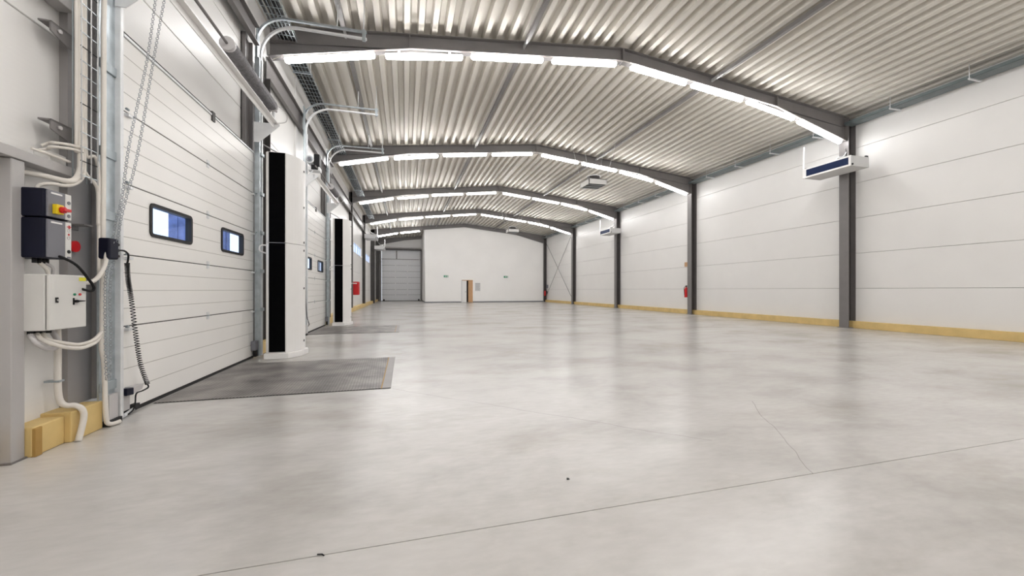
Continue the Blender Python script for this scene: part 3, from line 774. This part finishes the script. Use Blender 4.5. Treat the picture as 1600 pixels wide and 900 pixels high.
# ------------------------------------------------------------------ air curtains
def air_curtain(dy, label):
    x0, x1, y0 = -2.37, -1.97, 7.60 + dy
    o = thing('air_curtain', (-2.1, 7.95 + dy, 0), label, 'air curtain')
    # plan outline: flat nozzle side towards the door, bowed outer face
    plan = [(-2.31, y0)]
    plan += [(-2.01, y0)]
    for t in range(1, 9):
        a = t / 8; plan.append((-2.01 + 0.20 * math.sin(a * math.pi / 2), y0 + 0.48 * a))
    plan += [(-1.85, y0 + 0.60), (-2.318, y0 + 0.60)]
    H = 3.60
    b = MB().prism(plan, 'z', 0.10, 2.02).build('lower_casing', 'white_paint', o, bevel=0.006)
    b2 = MB().prism(plan, 'z', 2.026, H).build('upper_casing', 'white_paint', o, bevel=0.006)
    base = [(x + (0.045 if x > -2.2 else -0.035), y + (-0.045 if y < y0 + 0.3 else 0.03)) for x, y in plan]
    MB().prism(base, 'z', 0.0, 0.10).build('base', 'white_paint', o, bevel=0.01)
    for q, (za, zb) in enumerate(((0.12, 2.016), (2.03, H - 0.01))):
        nz = box(-2.275, -2.025, y0 - 0.012, y0 + 0.002, za, zb).build('nozzle_grille', 'nozzle_black', (b, b2)[q])
    box(-2.332, -2.316, y0 + 0.03, y0 + 0.58, 0.10, H).build('side_panel', 'cabinet_white', o)
    for z in (0.28, 1.25, 1.95, 2.10, 2.75, 3.42):
        par = b if z < 2.02 else b2
        MB().tube([(-1.86, y0 + 0.40, z - 0.02), (-1.812, y0 + 0.40, z - 0.02)], 0.022, 8).build('screw_cap', 'rubber', par)
    MB().tube(bez([(-2.34, y0 + 0.1, 1.98), (-2.42, y0 + 0.05, 1.97), (-2.43, y0 + 0.05, 1.88), (-2.34, y0 + 0.1, 1.84)], 5), 0.014, 6).build('grip', 'white_paint', b)
    MB().tube(bez([(-2.1, y0 + 0.4, H), (-2.25, y0 + 0.45, H + 0.12), (-2.5, y0 + 0.6, H + 0.28), (-2.64, y0 + 0.6, H + 0.36)], 5), 0.012, 6).build('supply_cable', 'cable_grey', b2)
    return o
air_curtain(0.0, 'tall white air curtain with black strip beside the near dock door')
air_curtain(6.5, 'tall white air curtain with black strip beside the second dock door')

# ------------------------------------------------------------------ control boxes at the left
o = thing('door_controller', (-2.6, 3.66, 1.43), 'navy and grey door control unit with red and yellow switch above the white cabinet', 'control unit')
XF = -2.47
def ctl(z0, z1):
    c = box(XL, XF - 0.012, 3.555, 3.775, z0, z1).build('casing', 'navy', o, bevel=0.012)
    box(XF - 0.014, XF, 3.565, 3.715, z0 + 0.006, z1 - 0.006).build('cover', 'panel_grey', c, bevel=0.005)
    box(XF - 0.014, XF - 0.001, 3.717, 3.772, z0 + 0.006, z1 - 0.006).build('key_strip', 'cabinet_white', c, bevel=0.004)
    box(XF, XF + 0.002, 3.59, 3.685, z1 - 0.032, z1 - 0.020).build('name_plate', 'white_paint', c)
    return c
cu = ctl(1.725, 1.93); cl = ctl(1.43, 1.718)
box(XF, XF + 0.03, 3.60, 3.66, 1.755, 1.825).build('switch_plate', 'yellow', cu, bevel=0.004)
sw = MB().tube([(XF + 0.03, 3.635, 1.788), (XF + 0.05, 3.635, 1.788)], 0.024, 10).box(XF + 0.04, XF + 0.065, 3.612, 3.672, 1.778, 1.798)
sw.build('rotary_switch', 'red', cu)
for z in (1.76, 1.86): MB().tube([(XF, 3.744, z), (XF + 0.004, 3.744, z)], 0.013, 10).build('push_button', 'panel_grey', cu)
MB().box(XF, XF + 0.002, 3.728, 3.765, 1.675, 1.681).box(XF, XF + 0.002, 3.742, 3.756, 1.665, 1.69).build('display', 'red', cl)
MB().tube([(XF, 3.744, 1.62), (XF + 0.003, 3.744, 1.62)], 0.007, 8).build('indicator_light', 'red', cl)
MB().tube([(XF, 3.744, 1.49), (XF + 0.004, 3.744, 1.49)], 0.014, 10).build('push_button', 'black', cl)
for z in (1.65, 1.595): MB().ring((XF, 3.744, z), (0,1,0), (0,0,1), 0.012, 0.0015, 10, 4).build('push_button', 'cable_grey', cl)
box(XF, XF + 0.002, 3.73, 3.76, 1.44, 1.452).build('name_plate', 'panel_grey', cl)
for y in (3.60, 3.64, 3.67, 3.70):
    MB().tube([(XF - 0.10, y, 1.435), (XF - 0.10, y, 1.395)], 0.013, 8).build('cable_gland', 'black', cl)

o = thing('switch_cabinet', (-2.6, 3.75, 0.91), 'light grey electrical cabinet with key lock and rotary switch by the left edge', 'cabinet')
bd = box(XL, -2.495, 3.575, 3.915, 0.905, 1.315).build('body', 'cabinet_white', o, bevel=0.006)
dr = box(-2.49, -2.47, 3.578, 3.915, 0.907, 1.313).build('cabinet_door', 'cabinet_white', o, bevel=0.006)
box(-2.497, -2.488, 3.585, 3.905, 0.915, 1.305).build('door_gasket', 'black', o)
box(-2.47, -2.4685, 3.842, 3.908, 1.270, 1.298).build('warning_sticker', 'sticker_yellow', dr)
MB().box(-2.47, -2.463, 3.625, 3.648, 1.105, 1.145).build('lock_plate', 'black', dr, bevel=0.003)
MB().tube([(-2.464, 3.637, 1.125), (-2.458, 3.637, 1.125)], 0.008, 8).build('lock_barrel', 'cable_grey', dr)
box(-2.47, -2.467, 3.785, 3.825, 1.085, 1.135).build('switch_plate', 'cable_grey', dr)
MB().box(-2.47, -2.463, 3.782, 3.790, 1.085, 1.138).build('switch_edge', 'black', dr)
MB().tube([(-2.467, 3.803, 1.112), (-2.45, 3.803, 1.112)], 0.011, 10).prism([(3.80, 1.105), (3.87, 1.110), (3.87, 1.117), (3.80, 1.120)], 'x', -2.455, -2.447).build('rotary_switch', 'black', dr)
MB().tube([(-2.47, 3.795, 1.165), (-2.462, 3.795, 1.165)], 0.009, 10).build('indicator_light', 'green', dr)
MB().tube([(-2.47, 3.845, 1.165), (-2.462, 3.845, 1.165)], 0.009, 10).build('indicator_light', 'red', dr)
for y in (3.61, 3.66, 3.71, 3.76):
    MB().tube([(-2.60, y, 0.905), (-2.60, y, 0.875)], 0.016, 8).build('cable_gland', 'rubber', bd)

o = thing('emergency_button', (-2.66, 4.055, 1.5), 'round red button on the grey post right of the control unit', 'button')
MB().tube([(-2.67, 4.055, 1.56), (-2.645, 4.055, 1.56)], 0.022, 10).build('button_stem', 'steel_grey', o)
MB().tube([(-2.645, 4.055, 1.56), (-2.625, 4.055, 1.56)], 0.046, 14).build('button_head', 'red', o)
tag(MB().box(-2.668, -2.56, 4.035, 4.13, 1.735, 1.747).box(-2.668, -2.655, 4.035, 4.13, 1.70, 1.747).build('post_bracket', 'steel_grey', bevel=0.003), 'small grey angle bracket on the post above the red button', 'bracket')

# wire cable ladder with its white cables in front of the post
o = thing('cable_ladder', (-2.52, 4.0, 2.1), 'vertical wire cable ladder full of white cables on the grey post', 'cable tray')
for y in (3.905, 4.005, 4.075): MB().tube([(-2.495, y, 2.08), (-2.495, y, 6.2)], 0.005, 6).build('wire', 'galvanised_light', o)
for y in (3.92, 4.06): MB().tube([(-2.56, y, 2.08), (-2.56, y, 6.2)], 0.005, 6).build('wire', 'wire_zinc', o)
z = 2.12; q = 0
while z < 4.4:
    MB().box(-2.5, -2.494, 3.90, 4.08, z - 0.003, z + 0.003).build('rung', 'black' if q % 4 == 1 else 'galvanised', o); z += 0.115; q += 1
for y, x, rr in ((3.918, -2.535, 0.013), (3.965, -2.55, 0.014), (4.012, -2.54, 0.012)):
    MB().tube(bez([(x, y, 2.30), (x, y + 0.004, 3.0), (x, y - 0.004, 4.0), (x, y, 6.2)], 4), rr, 8).build('cable', 'cable_white', o)
def cable(label, pts, r=0.012, m='cable_white', n=5):
    return tag(MB().tube(bez(pts, n), r, 8).build('cable', m), label, 'cable')
X = -2.53
cable('thick white cable leaving the wire ladder and bending left above the control unit', [(X, 3.945, 6.1), (X, 3.94, 4.0), (X, 3.945, 2.5), (X, 3.95, 2.30), (X, 3.945, 2.17), (X, 3.90, 2.085), (X, 3.82, 2.045), (X - .1, 3.75, 2.06), (XL + .02, 3.60, 2.055), (XL + .02, 3.2, 2.055)], 0.021)
cable('second white cable in the wire ladder curving down into the control unit', [(X - .01, 3.985, 6.1), (X - .01, 3.985, 4.0), (X, 3.985, 2.3), (X, 3.98, 2.15), (X, 3.93, 2.07), (X, 3.82, 2.01), (-2.58, 3.74, 2.0), (-2.62, 3.70, 1.97), (-2.62, 3.70, 1.925)], 0.014)
cable('white cable crossing from the ladder to the long riser beside the door track', [(X, 4.0, 2.45), (X, 4.015, 2.30), (X + .02, 4.06, 2.32), (X + .02, 4.10, 2.25), (X + .02, 4.112, 2.1), (X + .02, 4.11, 1.8), (X + .02, 4.112, 1.33)], 0.012)
cable('white cable bending down from the foot of the wire ladder', [(X, 3.97, 2.2), (X, 4.01, 2.15), (X + .02, 4.06, 2.10), (X + .02, 4.10, 2.04), (X + .02, 4.105, 1.9), (X + .02, 4.105, 1.75)], 0.013)
cable('long white riser cable running down beside the door track', [(-2.52, 4.20, 5.9), (-2.52, 4.19, 3.9), (-2.51, 4.165, 3.45), (-2.5, 4.15, 3.2), (-2.5, 4.145, 2.0), (-2.5, 4.135, 0.95), (-2.5, 4.125, 0.72), (-2.5, 4.155, 0.55), (-2.5, 4.175, 0.12), (-2.49, 4.20, 0.03), (-2.46, 4.28, 0.025)], 0.018)
cable('pair of white loops above the wall rail, upper one', [(-2.52, 3.93, 2.345), (-2.54, 3.86, 2.34), (-2.60, 3.80, 2.33), (-2.66, 3.86, 2.345), (-2.70, 3.84, 2.31)], 0.011)
cable('pair of white loops above the wall rail, lower one', [(-2.52, 3.93, 2.315), (-2.54, 3.86, 2.31), (-2.60, 3.78, 2.29), (-2.66, 3.84, 2.29), (-2.70, 3.82, 2.27)], 0.011)
cable('white cable lying on top of the wall rail', [(-2.58, 3.92, 2.22), (-2.59, 3.84, 2.225), (-2.62, 3.76, 2.235), (-2.66, 3.70, 2.245)], 0.011)
tag(box(XL, -2.62, 3.80, 3.95, 2.19, 2.265).build('junction_box', 'cabinet_white', bevel=0.006), 'white junction box resting on the wall rail at the upper left', 'box')
cable('white cable from the cabinet side curving up behind the chain', [(-2.52, 3.90, 1.255), (-2.47, 3.955, 1.262), (-2.46, 4.03, 1.315), (-2.46, 4.10, 1.42), (-2.46, 4.115, 1.52)], 0.016)
cable('black cable looping from the control unit past the cabinet corner', [(-2.5, 3.68, 1.45), (-2.45, 3.66, 1.44), (-2.42, 3.745, 1.386), (-2.42, 3.867, 1.276), (-2.42, 3.912, 1.218), (-2.43, 3.90, 1.192), (-2.48, 3.875, 1.21), (-2.52, 3.90, 1.23)], 0.010, 'black')
cable('short white cable between the control unit and the cabinet', [(-2.57, 3.64, 1.40), (-2.56, 3.68, 1.36), (-2.56, 3.70, 1.31)], 0.013)
cable('short grey cable between the control unit and the cabinet', [(-2.57, 3.67, 1.40), (-2.55, 3.72, 1.37), (-2.56, 3.735, 1.31)], 0.010, 'cable_grey')
cable('grey cable looping below the cabinet to the floor pipe', [(-2.60, 3.61, 0.88), (-2.56, 3.60, 0.82), (-2.55, 3.67, 0.768), (-2.55, 3.74, 0.762), (-2.56, 3.79, 0.79), (-2.60, 3.80, 0.87), (-2.62, 3.79, 0.91)], 0.017, 'cable_grey')
cable('white cable sagging below the cabinet to the riser, lower of two', [(-2.60, 3.66, 0.88), (-2.55, 3.63, 0.84), (-2.5, 3.69, 0.785), (-2.5, 3.81, 0.750), (-2.5, 3.93, 0.735), (-2.5, 4.06, 0.765), (-2.5, 4.125, 0.83)], 0.015)
cable('white cable sagging below the cabinet to the riser, upper of two', [(-2.60, 3.71, 0.88), (-2.56, 3.70, 0.83), (-2.52, 3.81, 0.785), (-2.52, 3.93, 0.762), (-2.5, 4.04, 0.785), (-2.49, 4.115, 0.845)], 0.014)
pf = thing('floor_pipe', (-2.6, 3.8, 0), 'white plastic conduit bending over the ochre plinth into the floor', 'pipe')
MB().tube(bez([(-2.63, 3.88, 0.91), (-2.63, 3.885, 0.75), (-2.63, 3.885, 0.45), (-2.62, 3.89, 0.33), (-2.59, 3.90, 0.285), (-2.545, 3.92, 0.275), (-2.505, 3.93, 0.235), (-2.495, 3.925, 0.16), (-2.50, 3.88, 0.0)], 6), 0.021, 10).build('conduit', 'cable_white', pf)
MB().box(-2.70, -2.605, 3.86, 3.91, 0.478, 0.492).tube([(-2.66, 3.85, 0.485), (-2.66, 3.92, 0.485)], 0.006, 6).build('pipe_clip', 'wire_zinc', pf)

# chain hoist strands, junction box and coiled cable at the near door
def chain(label, pts, link=0.026):
    P = bez(pts, 14); m = MB(); acc = 0; flip = 0
    for i in range(len(P) - 1):
        a, b = Vector(P[i]), Vector(P[i+1]); ln = (b - a).length; t = (b - a).normalized(); pos = 0
        while acc + ln - pos >= link:
            pos += link - acc; acc = 0
            c = a + t * pos; side = Vector((1, 0, 0)) if flip else Vector((0, 1, 0)); flip ^= 1
            v = (side - t * side.dot(t)).normalized()
            m.ring(c, t, v, 0.0125, 0.0032, 7, 4)
        acc += ln - pos
    return tag(m.build('hoist_chain', 'chain_steel'), label, 'chain')
chain('steel hoist chain hanging across the near door, left strand', [(-2.40, 4.70, 4.25), (-2.43, 4.60, 3.45), (-2.45, 4.39, 2.58), (-2.45, 4.285, 2.02), (-2.45, 4.21, 1.80), (-2.44, 4.15, 1.60)])
chain('steel hoist chain hanging across the near door, right strand', [(-2.38, 4.80, 4.25), (-2.42, 4.67, 3.45), (-2.43, 4.46, 2.48), (-2.43, 4.30, 2.02), (-2.43, 4.23, 1.80), (-2.42, 4.18, 1.62)])
chain('loose end of the steel hoist chain looping down below the black junction box', [(-2.46, 4.17, 1.46), (-2.47, 4.13, 1.33), (-2.47, 4.118, 1.10), (-2.47, 4.122, 0.80), (-2.47, 4.132, 0.47), (-2.47, 4.15, 0.44), (-2.47, 4.17, 0.47), (-2.47, 4.185, 0.82), (-2.47, 4.172, 1.10), (-2.47, 4.185, 1.32), (-2.46, 4.21, 1.46)])
o = thing('cable_junction', (-2.45, 4.16, 1.46), 'black junction box with cable glands on the near door track', 'box')
box(-2.52, -2.43, 4.10, 4.215, 1.465, 1.645).build('box_body', 'navy', o, bevel=0.012)
for z in (1.50, 1.55, 1.60): MB().tube([(-2.46, 4.215, z), (-2.46, 4.255, z)], 0.014, 8).build('cable_gland', 'black', o)
cable('short black cable from the junction box to the coiled cable', [(-2.46, 4.25, 1.55), (-2.46, 4.33, 1.555), (-2.47, 4.40, 1.53), (-2.49, 4.436, 1.48), (-2.5, 4.44, 1.44)], 0.008, 'black')
sp = []
base = bez([(-2.5, 4.44, 1.45), (-2.5, 4.455, 1.30), (-2.5, 4.497, 1.12), (-2.5, 4.561, 0.78), (-2.5, 4.63, 0.48), (-2.5, 4.74, 0.25)], 40)
turns = 62
for i, p in enumerate(base):
    pass
N_ = turns * 9
for i in range(N_):
    f = i / (N_ - 1) * (len(base) - 1); a = int(f); b_ = min(a + 1, len(base) - 1); p = base[a].lerp(base[b_], f - a)
    an = 2 * math.pi * i / 9; sp.append((p.x + 0.017 * math.cos(an), p.y + 0.017 * math.sin(an), p.z))
tag(MB().tube(sp, 0.0042, 5).build('coiled_cable', 'black'), 'black coiled cable hanging across the near dock door', 'cable')
o = thing('door_sensor', (-2.52, 4.5, 0.02), 'dark sensor housing and bracket at the lower left corner of the near door', 'sensor')
MB().prism([(4.42, 0.215), (4.52, 0.205), (4.52, 0.27), (4.42, 0.285)], 'x', -2.55, -2.49).build('sensor_head', 'navy', o, bevel=0.006)
MB().prism([(4.52, 0.205), (4.66, 0.225), (4.68, 0.27), (4.53, 0.275)], 'x', -2.57, -2.50).build('bracket', 'cable_grey', o)
MB().box(-2.56, -2.545, 4.43, 4.56, 0.06, 0.21).build('bracket_plate', 'cable_grey', o)
MB().tube(bez([(-2.5, 4.74, 0.25), (-2.49, 4.73, 0.22), (-2.5, 4.66, 0.205), (-2.5, 4.57, 0.20), (-2.5, 4.555, 0.12), (-2.5, 4.53, 0.06), (-2.5, 4.46, 0.035)], 5), 0.007, 6).build('sensor_cable', 'black', o)
MB().tube([(-2.52, 4.43, 0.03), (-2.55, 4.66, 0.05)], 0.016, 8).build('bottom_roller', 'galvanised_light', o)
box(-2.57, -2.52, 4.60, 4.66, 0.04, 0.09).build('end_cap', 'rubber', o)
for dy, w in ((0, 'near'), (6.5, 'second')):
    o = thing('door_sensor', (-2.55, 7.86 + dy, 0.05), 'dark bottom bracket at the right foot of the %s dock door' % w, 'bracket')
    box(-2.59, -2.52, 7.72 + dy, 7.88 + dy, 0.14, 0.30).build('bracket', 'panel_grey', o, bevel=0.006)
    box(-2.58, -2.53, 7.78 + dy, 7.86 + dy, 0.02, 0.14).build('roller_holder', 'black', o, bevel=0.006)

# coiled cable of the second door (hangs almost straight)
tag(MB().tube(bez([(-2.5, 4.62 + 6.5, 1.55), (-2.5, 4.66 + 6.5, 1.0), (-2.5, 4.82 + 6.5, 0.5), (-2.5, 5.05 + 6.5, 0.27), (-2.52, 4.9 + 6.5, 0.22)], 6), 0.014, 6).build('coiled_cable', 'spring_steel'), 'brownish coiled cable hanging across the second dock door', 'cable')

# ------------------------------------------------------------------ far sectional door and its gear
d = thing('door_3', (-0.38, Y1, 0)); struct(d)
zz = [0.0, 0.66, 1.24, 1.92, 2.56, 3.2, 3.85, 4.52, 5.48]
for i in range(8):
    s = box(-2.42, 1.66, Y1 - 0.03, Y1 + 0.03, zz[i] + 0.012, zz[i+1] - 0.012).build('door_section', 'far_door', d, bevel=0.006, seg=1)
    if 0 < i < 7:
        for x in (-1.0, 0.25): box(x - 0.04, x + 0.04, Y1 - 0.045, Y1 - 0.03, zz[i] - 0.05, zz[i] + 0.05).build('hinge', 'white_paint', s)
for x in (-2.2, 1.45): box(x - 0.08, x + 0.08, Y1 - 0.06, Y1 - 0.03, 0.03, 0.2).build('bottom_bracket', 'black', d)
for z0 in zz[1:-1]: box(-2.42, 1.66, Y1 - 0.018, Y1 + 0.025, z0 - 0.03, z0 + 0.03).build('joint_gasket', 'panel_grey', d)
box(-2.46, 1.70, Y1 - 0.035, Y1 + 0.03, 0.0, 0.05).build('bottom_seal', 'rubber', d)
box(-1.0 + 0.05, -0.83, Y1 - 0.06, Y1 - 0.03, 4.55, 5.45).build('stiffener', 'steel_grey', d)
box(-2.46, 1.70, Y1 - 0.05, Y1 - 0.03, 4.49, 4.55).build('stiffener', 'steel_grey', d)
for x in (-2.52, 1.70): box(x - 0.08, x + 0.08, Y1 - 0.15, Y1 - 0.002, 0, 5.6).build('guide_track', 'steel_grey', d)
o = thing('spring_shaft', (-0.4, Y1 - 0.5, 5.7), 'pale spring shaft and dark beam above the far sectional door', 'door gear')
MB().tube([(-2.5, Y1 - 0.6, 5.72), (1.66, Y1 - 0.6, 5.72)], 0.075, 10).build('shaft', 'cable_grey', o)
box(-2.55, 1.72, Y1 - 0.7, Y1 - 0.3, 5.45, 5.60).build('console_beam', 'steel_dark', o)
MB().tube([(1.60, Y1 - 0.6, 5.72), (1.74, Y1 - 0.6, 6.75)], 0.03, 6).build('brace', 'galvanised_light', o)
for x in (1.5, -2.45): MB().tube([(x, Y1 - 0.4, 4.3), (x, Y1 - 0.4, 5.5)], 0.03, 6).build('track_rod', 'white_paint', o)

# ------------------------------------------------------------------ ducted heaters on the columns
def heater(x_in, x_out, y0, z0, label):
    # x_in faces the hall, x_out the wall
    s = 1 if x_out > x_in else -1
    o = thing('fan_heater', ((x_in + x_out) / 2, y0 + 0.7, z0), label, 'heater')
    L_ = 1.42; h = 0.31
    c = box(x_in, x_out, y0, y0 + L_, z0, z0 + h).build('casing', 'paper', o, bevel=0.008)
    xa, xb = x_in - s * 0.012, x_in + s * 0.002
    m = MB().box(xa, xb, y0, y0 + 0.06, z0, z0 + h).box(xa, xb, y0 + L_ - 0.10, y0 + L_, z0, z0 + h).box(xa, xb, y0 + 0.06, y0 + L_ - 0.10, z0, z0 + 0.05).box(xa, xb, y0 + 0.06, y0 + L_ - 0.10, z0 + h - 0.045, z0 + h)
    m.build('outlet_frame', 'white_paint', c)
    box(x_in - s * 0.005, x_in + s * 0.001, y0 + 0.06, y0 + L_ - 0.10, z0 + 0.05, z0 + h - 0.045).build('outlet_grille', 'heater_blue', c)
    fl = MB()
    for q in range(4):
        z = z0 + 0.085 + q * 0.045; fl.box(x_in - s * 0.010, x_in - s * 0.004, y0 + 0.06, y0 + L_ - 0.10, z - 0.003, z + 0.003)
    fl.build('louvre', 'navy', c)
    for y in (y0 + 0.04, y0 + L_ - 0.04):
        MB().box(x_in + s * 0.05, x_in + s * 0.11, y - 0.03, y + 0.03, z0 + h, z0 + h + 0.03).build('lug', 'black', c)
    MB().tube([(x_in + s * 0.05, y0 - 0.02, z0 + 0.05), (x_in + s * 0.05, y0 + 0.0, z0 + 0.05)], 0.03, 8).build('knob', 'black', c)
    box(x_out - s * 0.1, x_out, y0 + 0.02, y0 + 0.06, z0 + h, z0 + h + 0.05).build('lug', 'black', c)
    for q in range(2):
        MB().tube(bez([(x_in + s * (0.15 + .1*q), y0 + 0.55 + .1*q, z0 + h), (x_in + s * (0.2 + .1*q), y0 + 0.50 + .1*q, z0 + h + 0.10), (x_in + s * (0.35 + .1*q), y0 + 0.45, z0 + h + 0.13), (x_in + s * 0.55, y0 + 0.5, z0 + h + 0.30), (x_in + s * 0.6, y0 + 0.55, z0 + h + 0.45)], 4), 0.014, 6).build('pipe', ('galvanised_light', 'steel_dark')[q], o)
    MB().tube([(x_in + s * 0.06, y0 + L_ + 0.03, z0 + 0.0), (x_in + s * 0.03, y0 + L_ + 0.03, z0 + 0.06), (x_in + s * 0.05, y0 + L_ + 0.02, z0 + 1.05)], 0.022, 8).build('hanger_rod', 'white_paint', o)
    box(x_out - s * 0.02, x_out + s * 0.04, y0 + 0.5, y0 + 0.9, z0 + 0.05, z0 + 0.25).build('wall_bracket', 'galvanised', o)
    return o
heater(12.66, 13.40, 8.36, 4.865, 'white fan heater with dark blue outlet on the nearest right column')
heater(12.66, 13.40, 22.25, 4.865, 'white fan heater with dark blue outlet on the third right column')
heater(-1.95, -2.76, 29.1, 4.85, 'white fan heater on the left wall beyond the strip window')
heater(-1.75, -2.60, 36.1, 4.80, 'white fan heater on the left wall before the far sectional door')

# ceiling recirculation fans hung on wires
def ceiling_fan(x, y, z, label):
    o = thing('recirculation_fan', (x, y, z), label, 'fan')
    w = 0.40
    m = MB().box(x - w, x + w, y - w, y - w + 0.02, z, z + 0.22).box(x - w, x + w, y + w - 0.02, y + w, z, z + 0.22).box(x - w, x - w + 0.02, y - w, y + w, z, z + 0.22).box(x + w - 0.02, x + w, y - w, y + w, z, z + 0.22).box(x - w, x + w, y - w, y + w, z + 0.20, z + 0.22)
    c = m.build('casing', 'lamp_body', o)
    for q in range(6):
        yy = y - w + 0.07 + q * 0.13
        box(x - w + 0.02, x + w - 0.02, yy, yy + 0.08, z + 0.01, z + 0.022).build('louvre', 'wire_zinc' if q % 2 else 'steel_dark', c)
    MB().tube([(x, y, z + 0.22), (x, y, z + 0.40)], 0.27, 16).build('fan_drum', 'steel_dark', o)
    MB().ring((x, y, z + 0.40), (1,0,0), (0,1,0), 0.27, 0.02, 16, 5).build('fan_ring', 'galvanised_light', o)
    for sx, sy in ((-1,-1), (1,-1), (1,1), (-1,1)):
        px, py = x + sx * w * 0.95, y + sy * w * 0.95
        MB().tube([(px, py, z + 0.2), (x + sx * 0.75, y + sy * 0.5, ztop(x + sx * 0.75) + 0.01)], 0.006, 6).build('wire', 'galvanised_light', o)
ceiling_fan(7.55, 14.65, 5.50, 'square recirculation fan hanging on wires before the second roof beam')
ceiling_fan(7.75, 28.0, 5.50, 'square recirculation fan hanging on wires before the fourth roof beam')

# ------------------------------------------------------------------ safety items
o = thing('hose_cabinet', (-2.66, 23.45, 0.9), 'red fire hose cabinet on the left wall beside a steel column', 'cabinet')
box(-2.86, -2.52, 23.2, 23.75, 0.92, 1.66).build('body', 'red', o, bevel=0.01)
box(-2.52, -2.50, 23.22, 23.73, 0.94, 1.64).build('cabinet_door', 'red', o, bevel=0.006)
tag(MB().tube([(-2.9, 22.9, 1.56), (-2.58, 23.0, 1.56)], 0.025, 8).build('hose_pipe', 'white_paint'), 'short white pipe stub beside the red hose cabinet', 'pipe')
def extinguisher(x, y, z, label):
    o = thing('fire_extinguisher', (x, y, z), label, 'extinguisher')
    R = 0.085
    prof = [(0.0, R * 0.9), (0.02, R), (0.40, R), (0.46, R * 0.75), (0.49, R * 0.35), (0.52, R * 0.3)]
    m = MB(); n = 12; k = []
    for h, r in prof:
        for q in range(n): a = 2*math.pi*q/n; k.append((x + r*math.cos(a), y + r*math.sin(a), z + h))
    fs = [(i*n+q, i*n+(q+1) % n, (i+1)*n+(q+1) % n, (i+1)*n+q) for i in range(len(prof)-1) for q in range(n)] + [tuple(range(n)), tuple(range((len(prof)-1)*n, len(prof)*n))]
    m.add(k, fs, True).build('cylinder', 'red', o)
    MB().box(x - 0.05, x + 0.07, y - 0.015, y + 0.015, z + 0.52, z + 0.55).box(x - 0.03, x + 0.07, y - 0.012, y + 0.012, z + 0.57, z + 0.59).box(x - 0.02, x + 0.02, y - 0.02, y + 0.02, z + 0.51, z + 0.59).build('valve', 'black', o)
    MB().tube(bez([(x - 0.04, y, z + 0.53), (x - 0.12, y, z + 0.48), (x - 0.11, y, z + 0.25), (x - 0.10, y, z + 0.12)], 5), 0.011, 6).build('hose', 'black', o)
    box(x + R - 0.005, 13.755, y - 0.03, y + 0.03, z + 0.2, z + 0.5).build('wall_hook', 'steel_dark', o)
extinguisher(13.52, 16.35, 0.83, 'red fire extinguisher beside the second right column')
extinguisher(13.50, 36.55, 0.62, 'red fire extinguisher beside the column at the white room')
tag(MB().box(13.71, 13.749, 16.45, 16.70, 2.38, 2.60).box(13.705, 13.712, 16.48, 16.67, 2.44, 2.56).build('safety_sign', 'wood'), 'small orange brown sign on the right wall above the extinguisher', 'sign')
tag(box(13.60, 13.749, 36.30, 36.5, 1.38, 1.72).build('call_box', 'panel_grey', bevel=0.01), 'dark grey box above the extinguisher at the white room', 'box')
for x, w in ((3.72, 'left of the door'), (9.55, 'right of the notice')):
    o = thing('exit_sign', (x, YP, 2.4), 'small green and white exit sign on the white room wall, %s' % w, 'sign')
    box(x - 0.24, x + 0.24, YP - 0.03, YP - 0.001, 2.36, 2.60).build('sign_plate', 'white_paint', o)
    box(x - 0.21, x + 0.21, YP - 0.034, YP - 0.03, 2.39, 2.57).build('sign_face', 'green', o)
    MB().box(x - 0.03, x + 0.10, YP - 0.037, YP - 0.034, 2.465, 2.495).prism([(x - 0.10, 2.48), (x - 0.02, 2.54), (x - 0.02, 2.42)], 'y', YP - 0.037, YP - 0.034).build('arrow', 'white_paint', o)
    box(x + 0.13, x + 0.18, YP - 0.037, YP - 0.034, 2.41, 2.55).build('door_symbol', 'white_paint', o)
o = thing('notice_sheet', (6.75, YP, 1.5), 'grey notice sheet with dark lines beside the door of the white room', 'notice')
box(6.50, 7.00, YP - 0.012, YP - 0.001, 1.10, 1.88).build('sheet', 'paper', o)
for q in range(6):
    z = 1.80 - q * 0.115; box(6.55, 6.95 - 0.05 * (q % 2), YP - 0.016, YP - 0.012, z - 0.016, z).build('printed_line', 'panel_grey', o)

# loose scrap on the floor at the joint
tag(MB().tube([(-0.383, 1.925, 0.004), (-0.362, 1.918, 0.006), (-0.352, 1.908, 0.004)], 0.003, 6).build('wire_scrap', 'black'), 'tiny dark wire scrap lying on the floor joint', 'scrap')
tag(MB().prism([(0.985, 2.27), (1.003, 2.268), (1.0, 2.283), (0.99, 2.285)], 'z', 0.0, 0.006).build('debris_chip', 'black'), 'tiny dark chip lying on the concrete floor', 'scrap')

# ------------------------------------------------------------------ outside, seen through the door windows
o = thing('yard_container', (-11.7, 27, -1.2), 'dark blue structure in the yard seen through the near door windows', 'container')
box(-13, -10.5, 26.5, 27.9, -1.2, 9).build('container_body', 'outdoor_blue', o)
for y in (26.9, 27.4): box(-10.51, -10.47, y - 0.03, y + 0.03, -1.1, 9).build('container_rib', 'outdoor_blue', o)
for x in (-12.6, -12.0, -11.4, -10.9): box(x - 0.04, x + 0.04, 26.46, 26.5, -1.1, 9).build('container_rib', 'outdoor_blue', o)
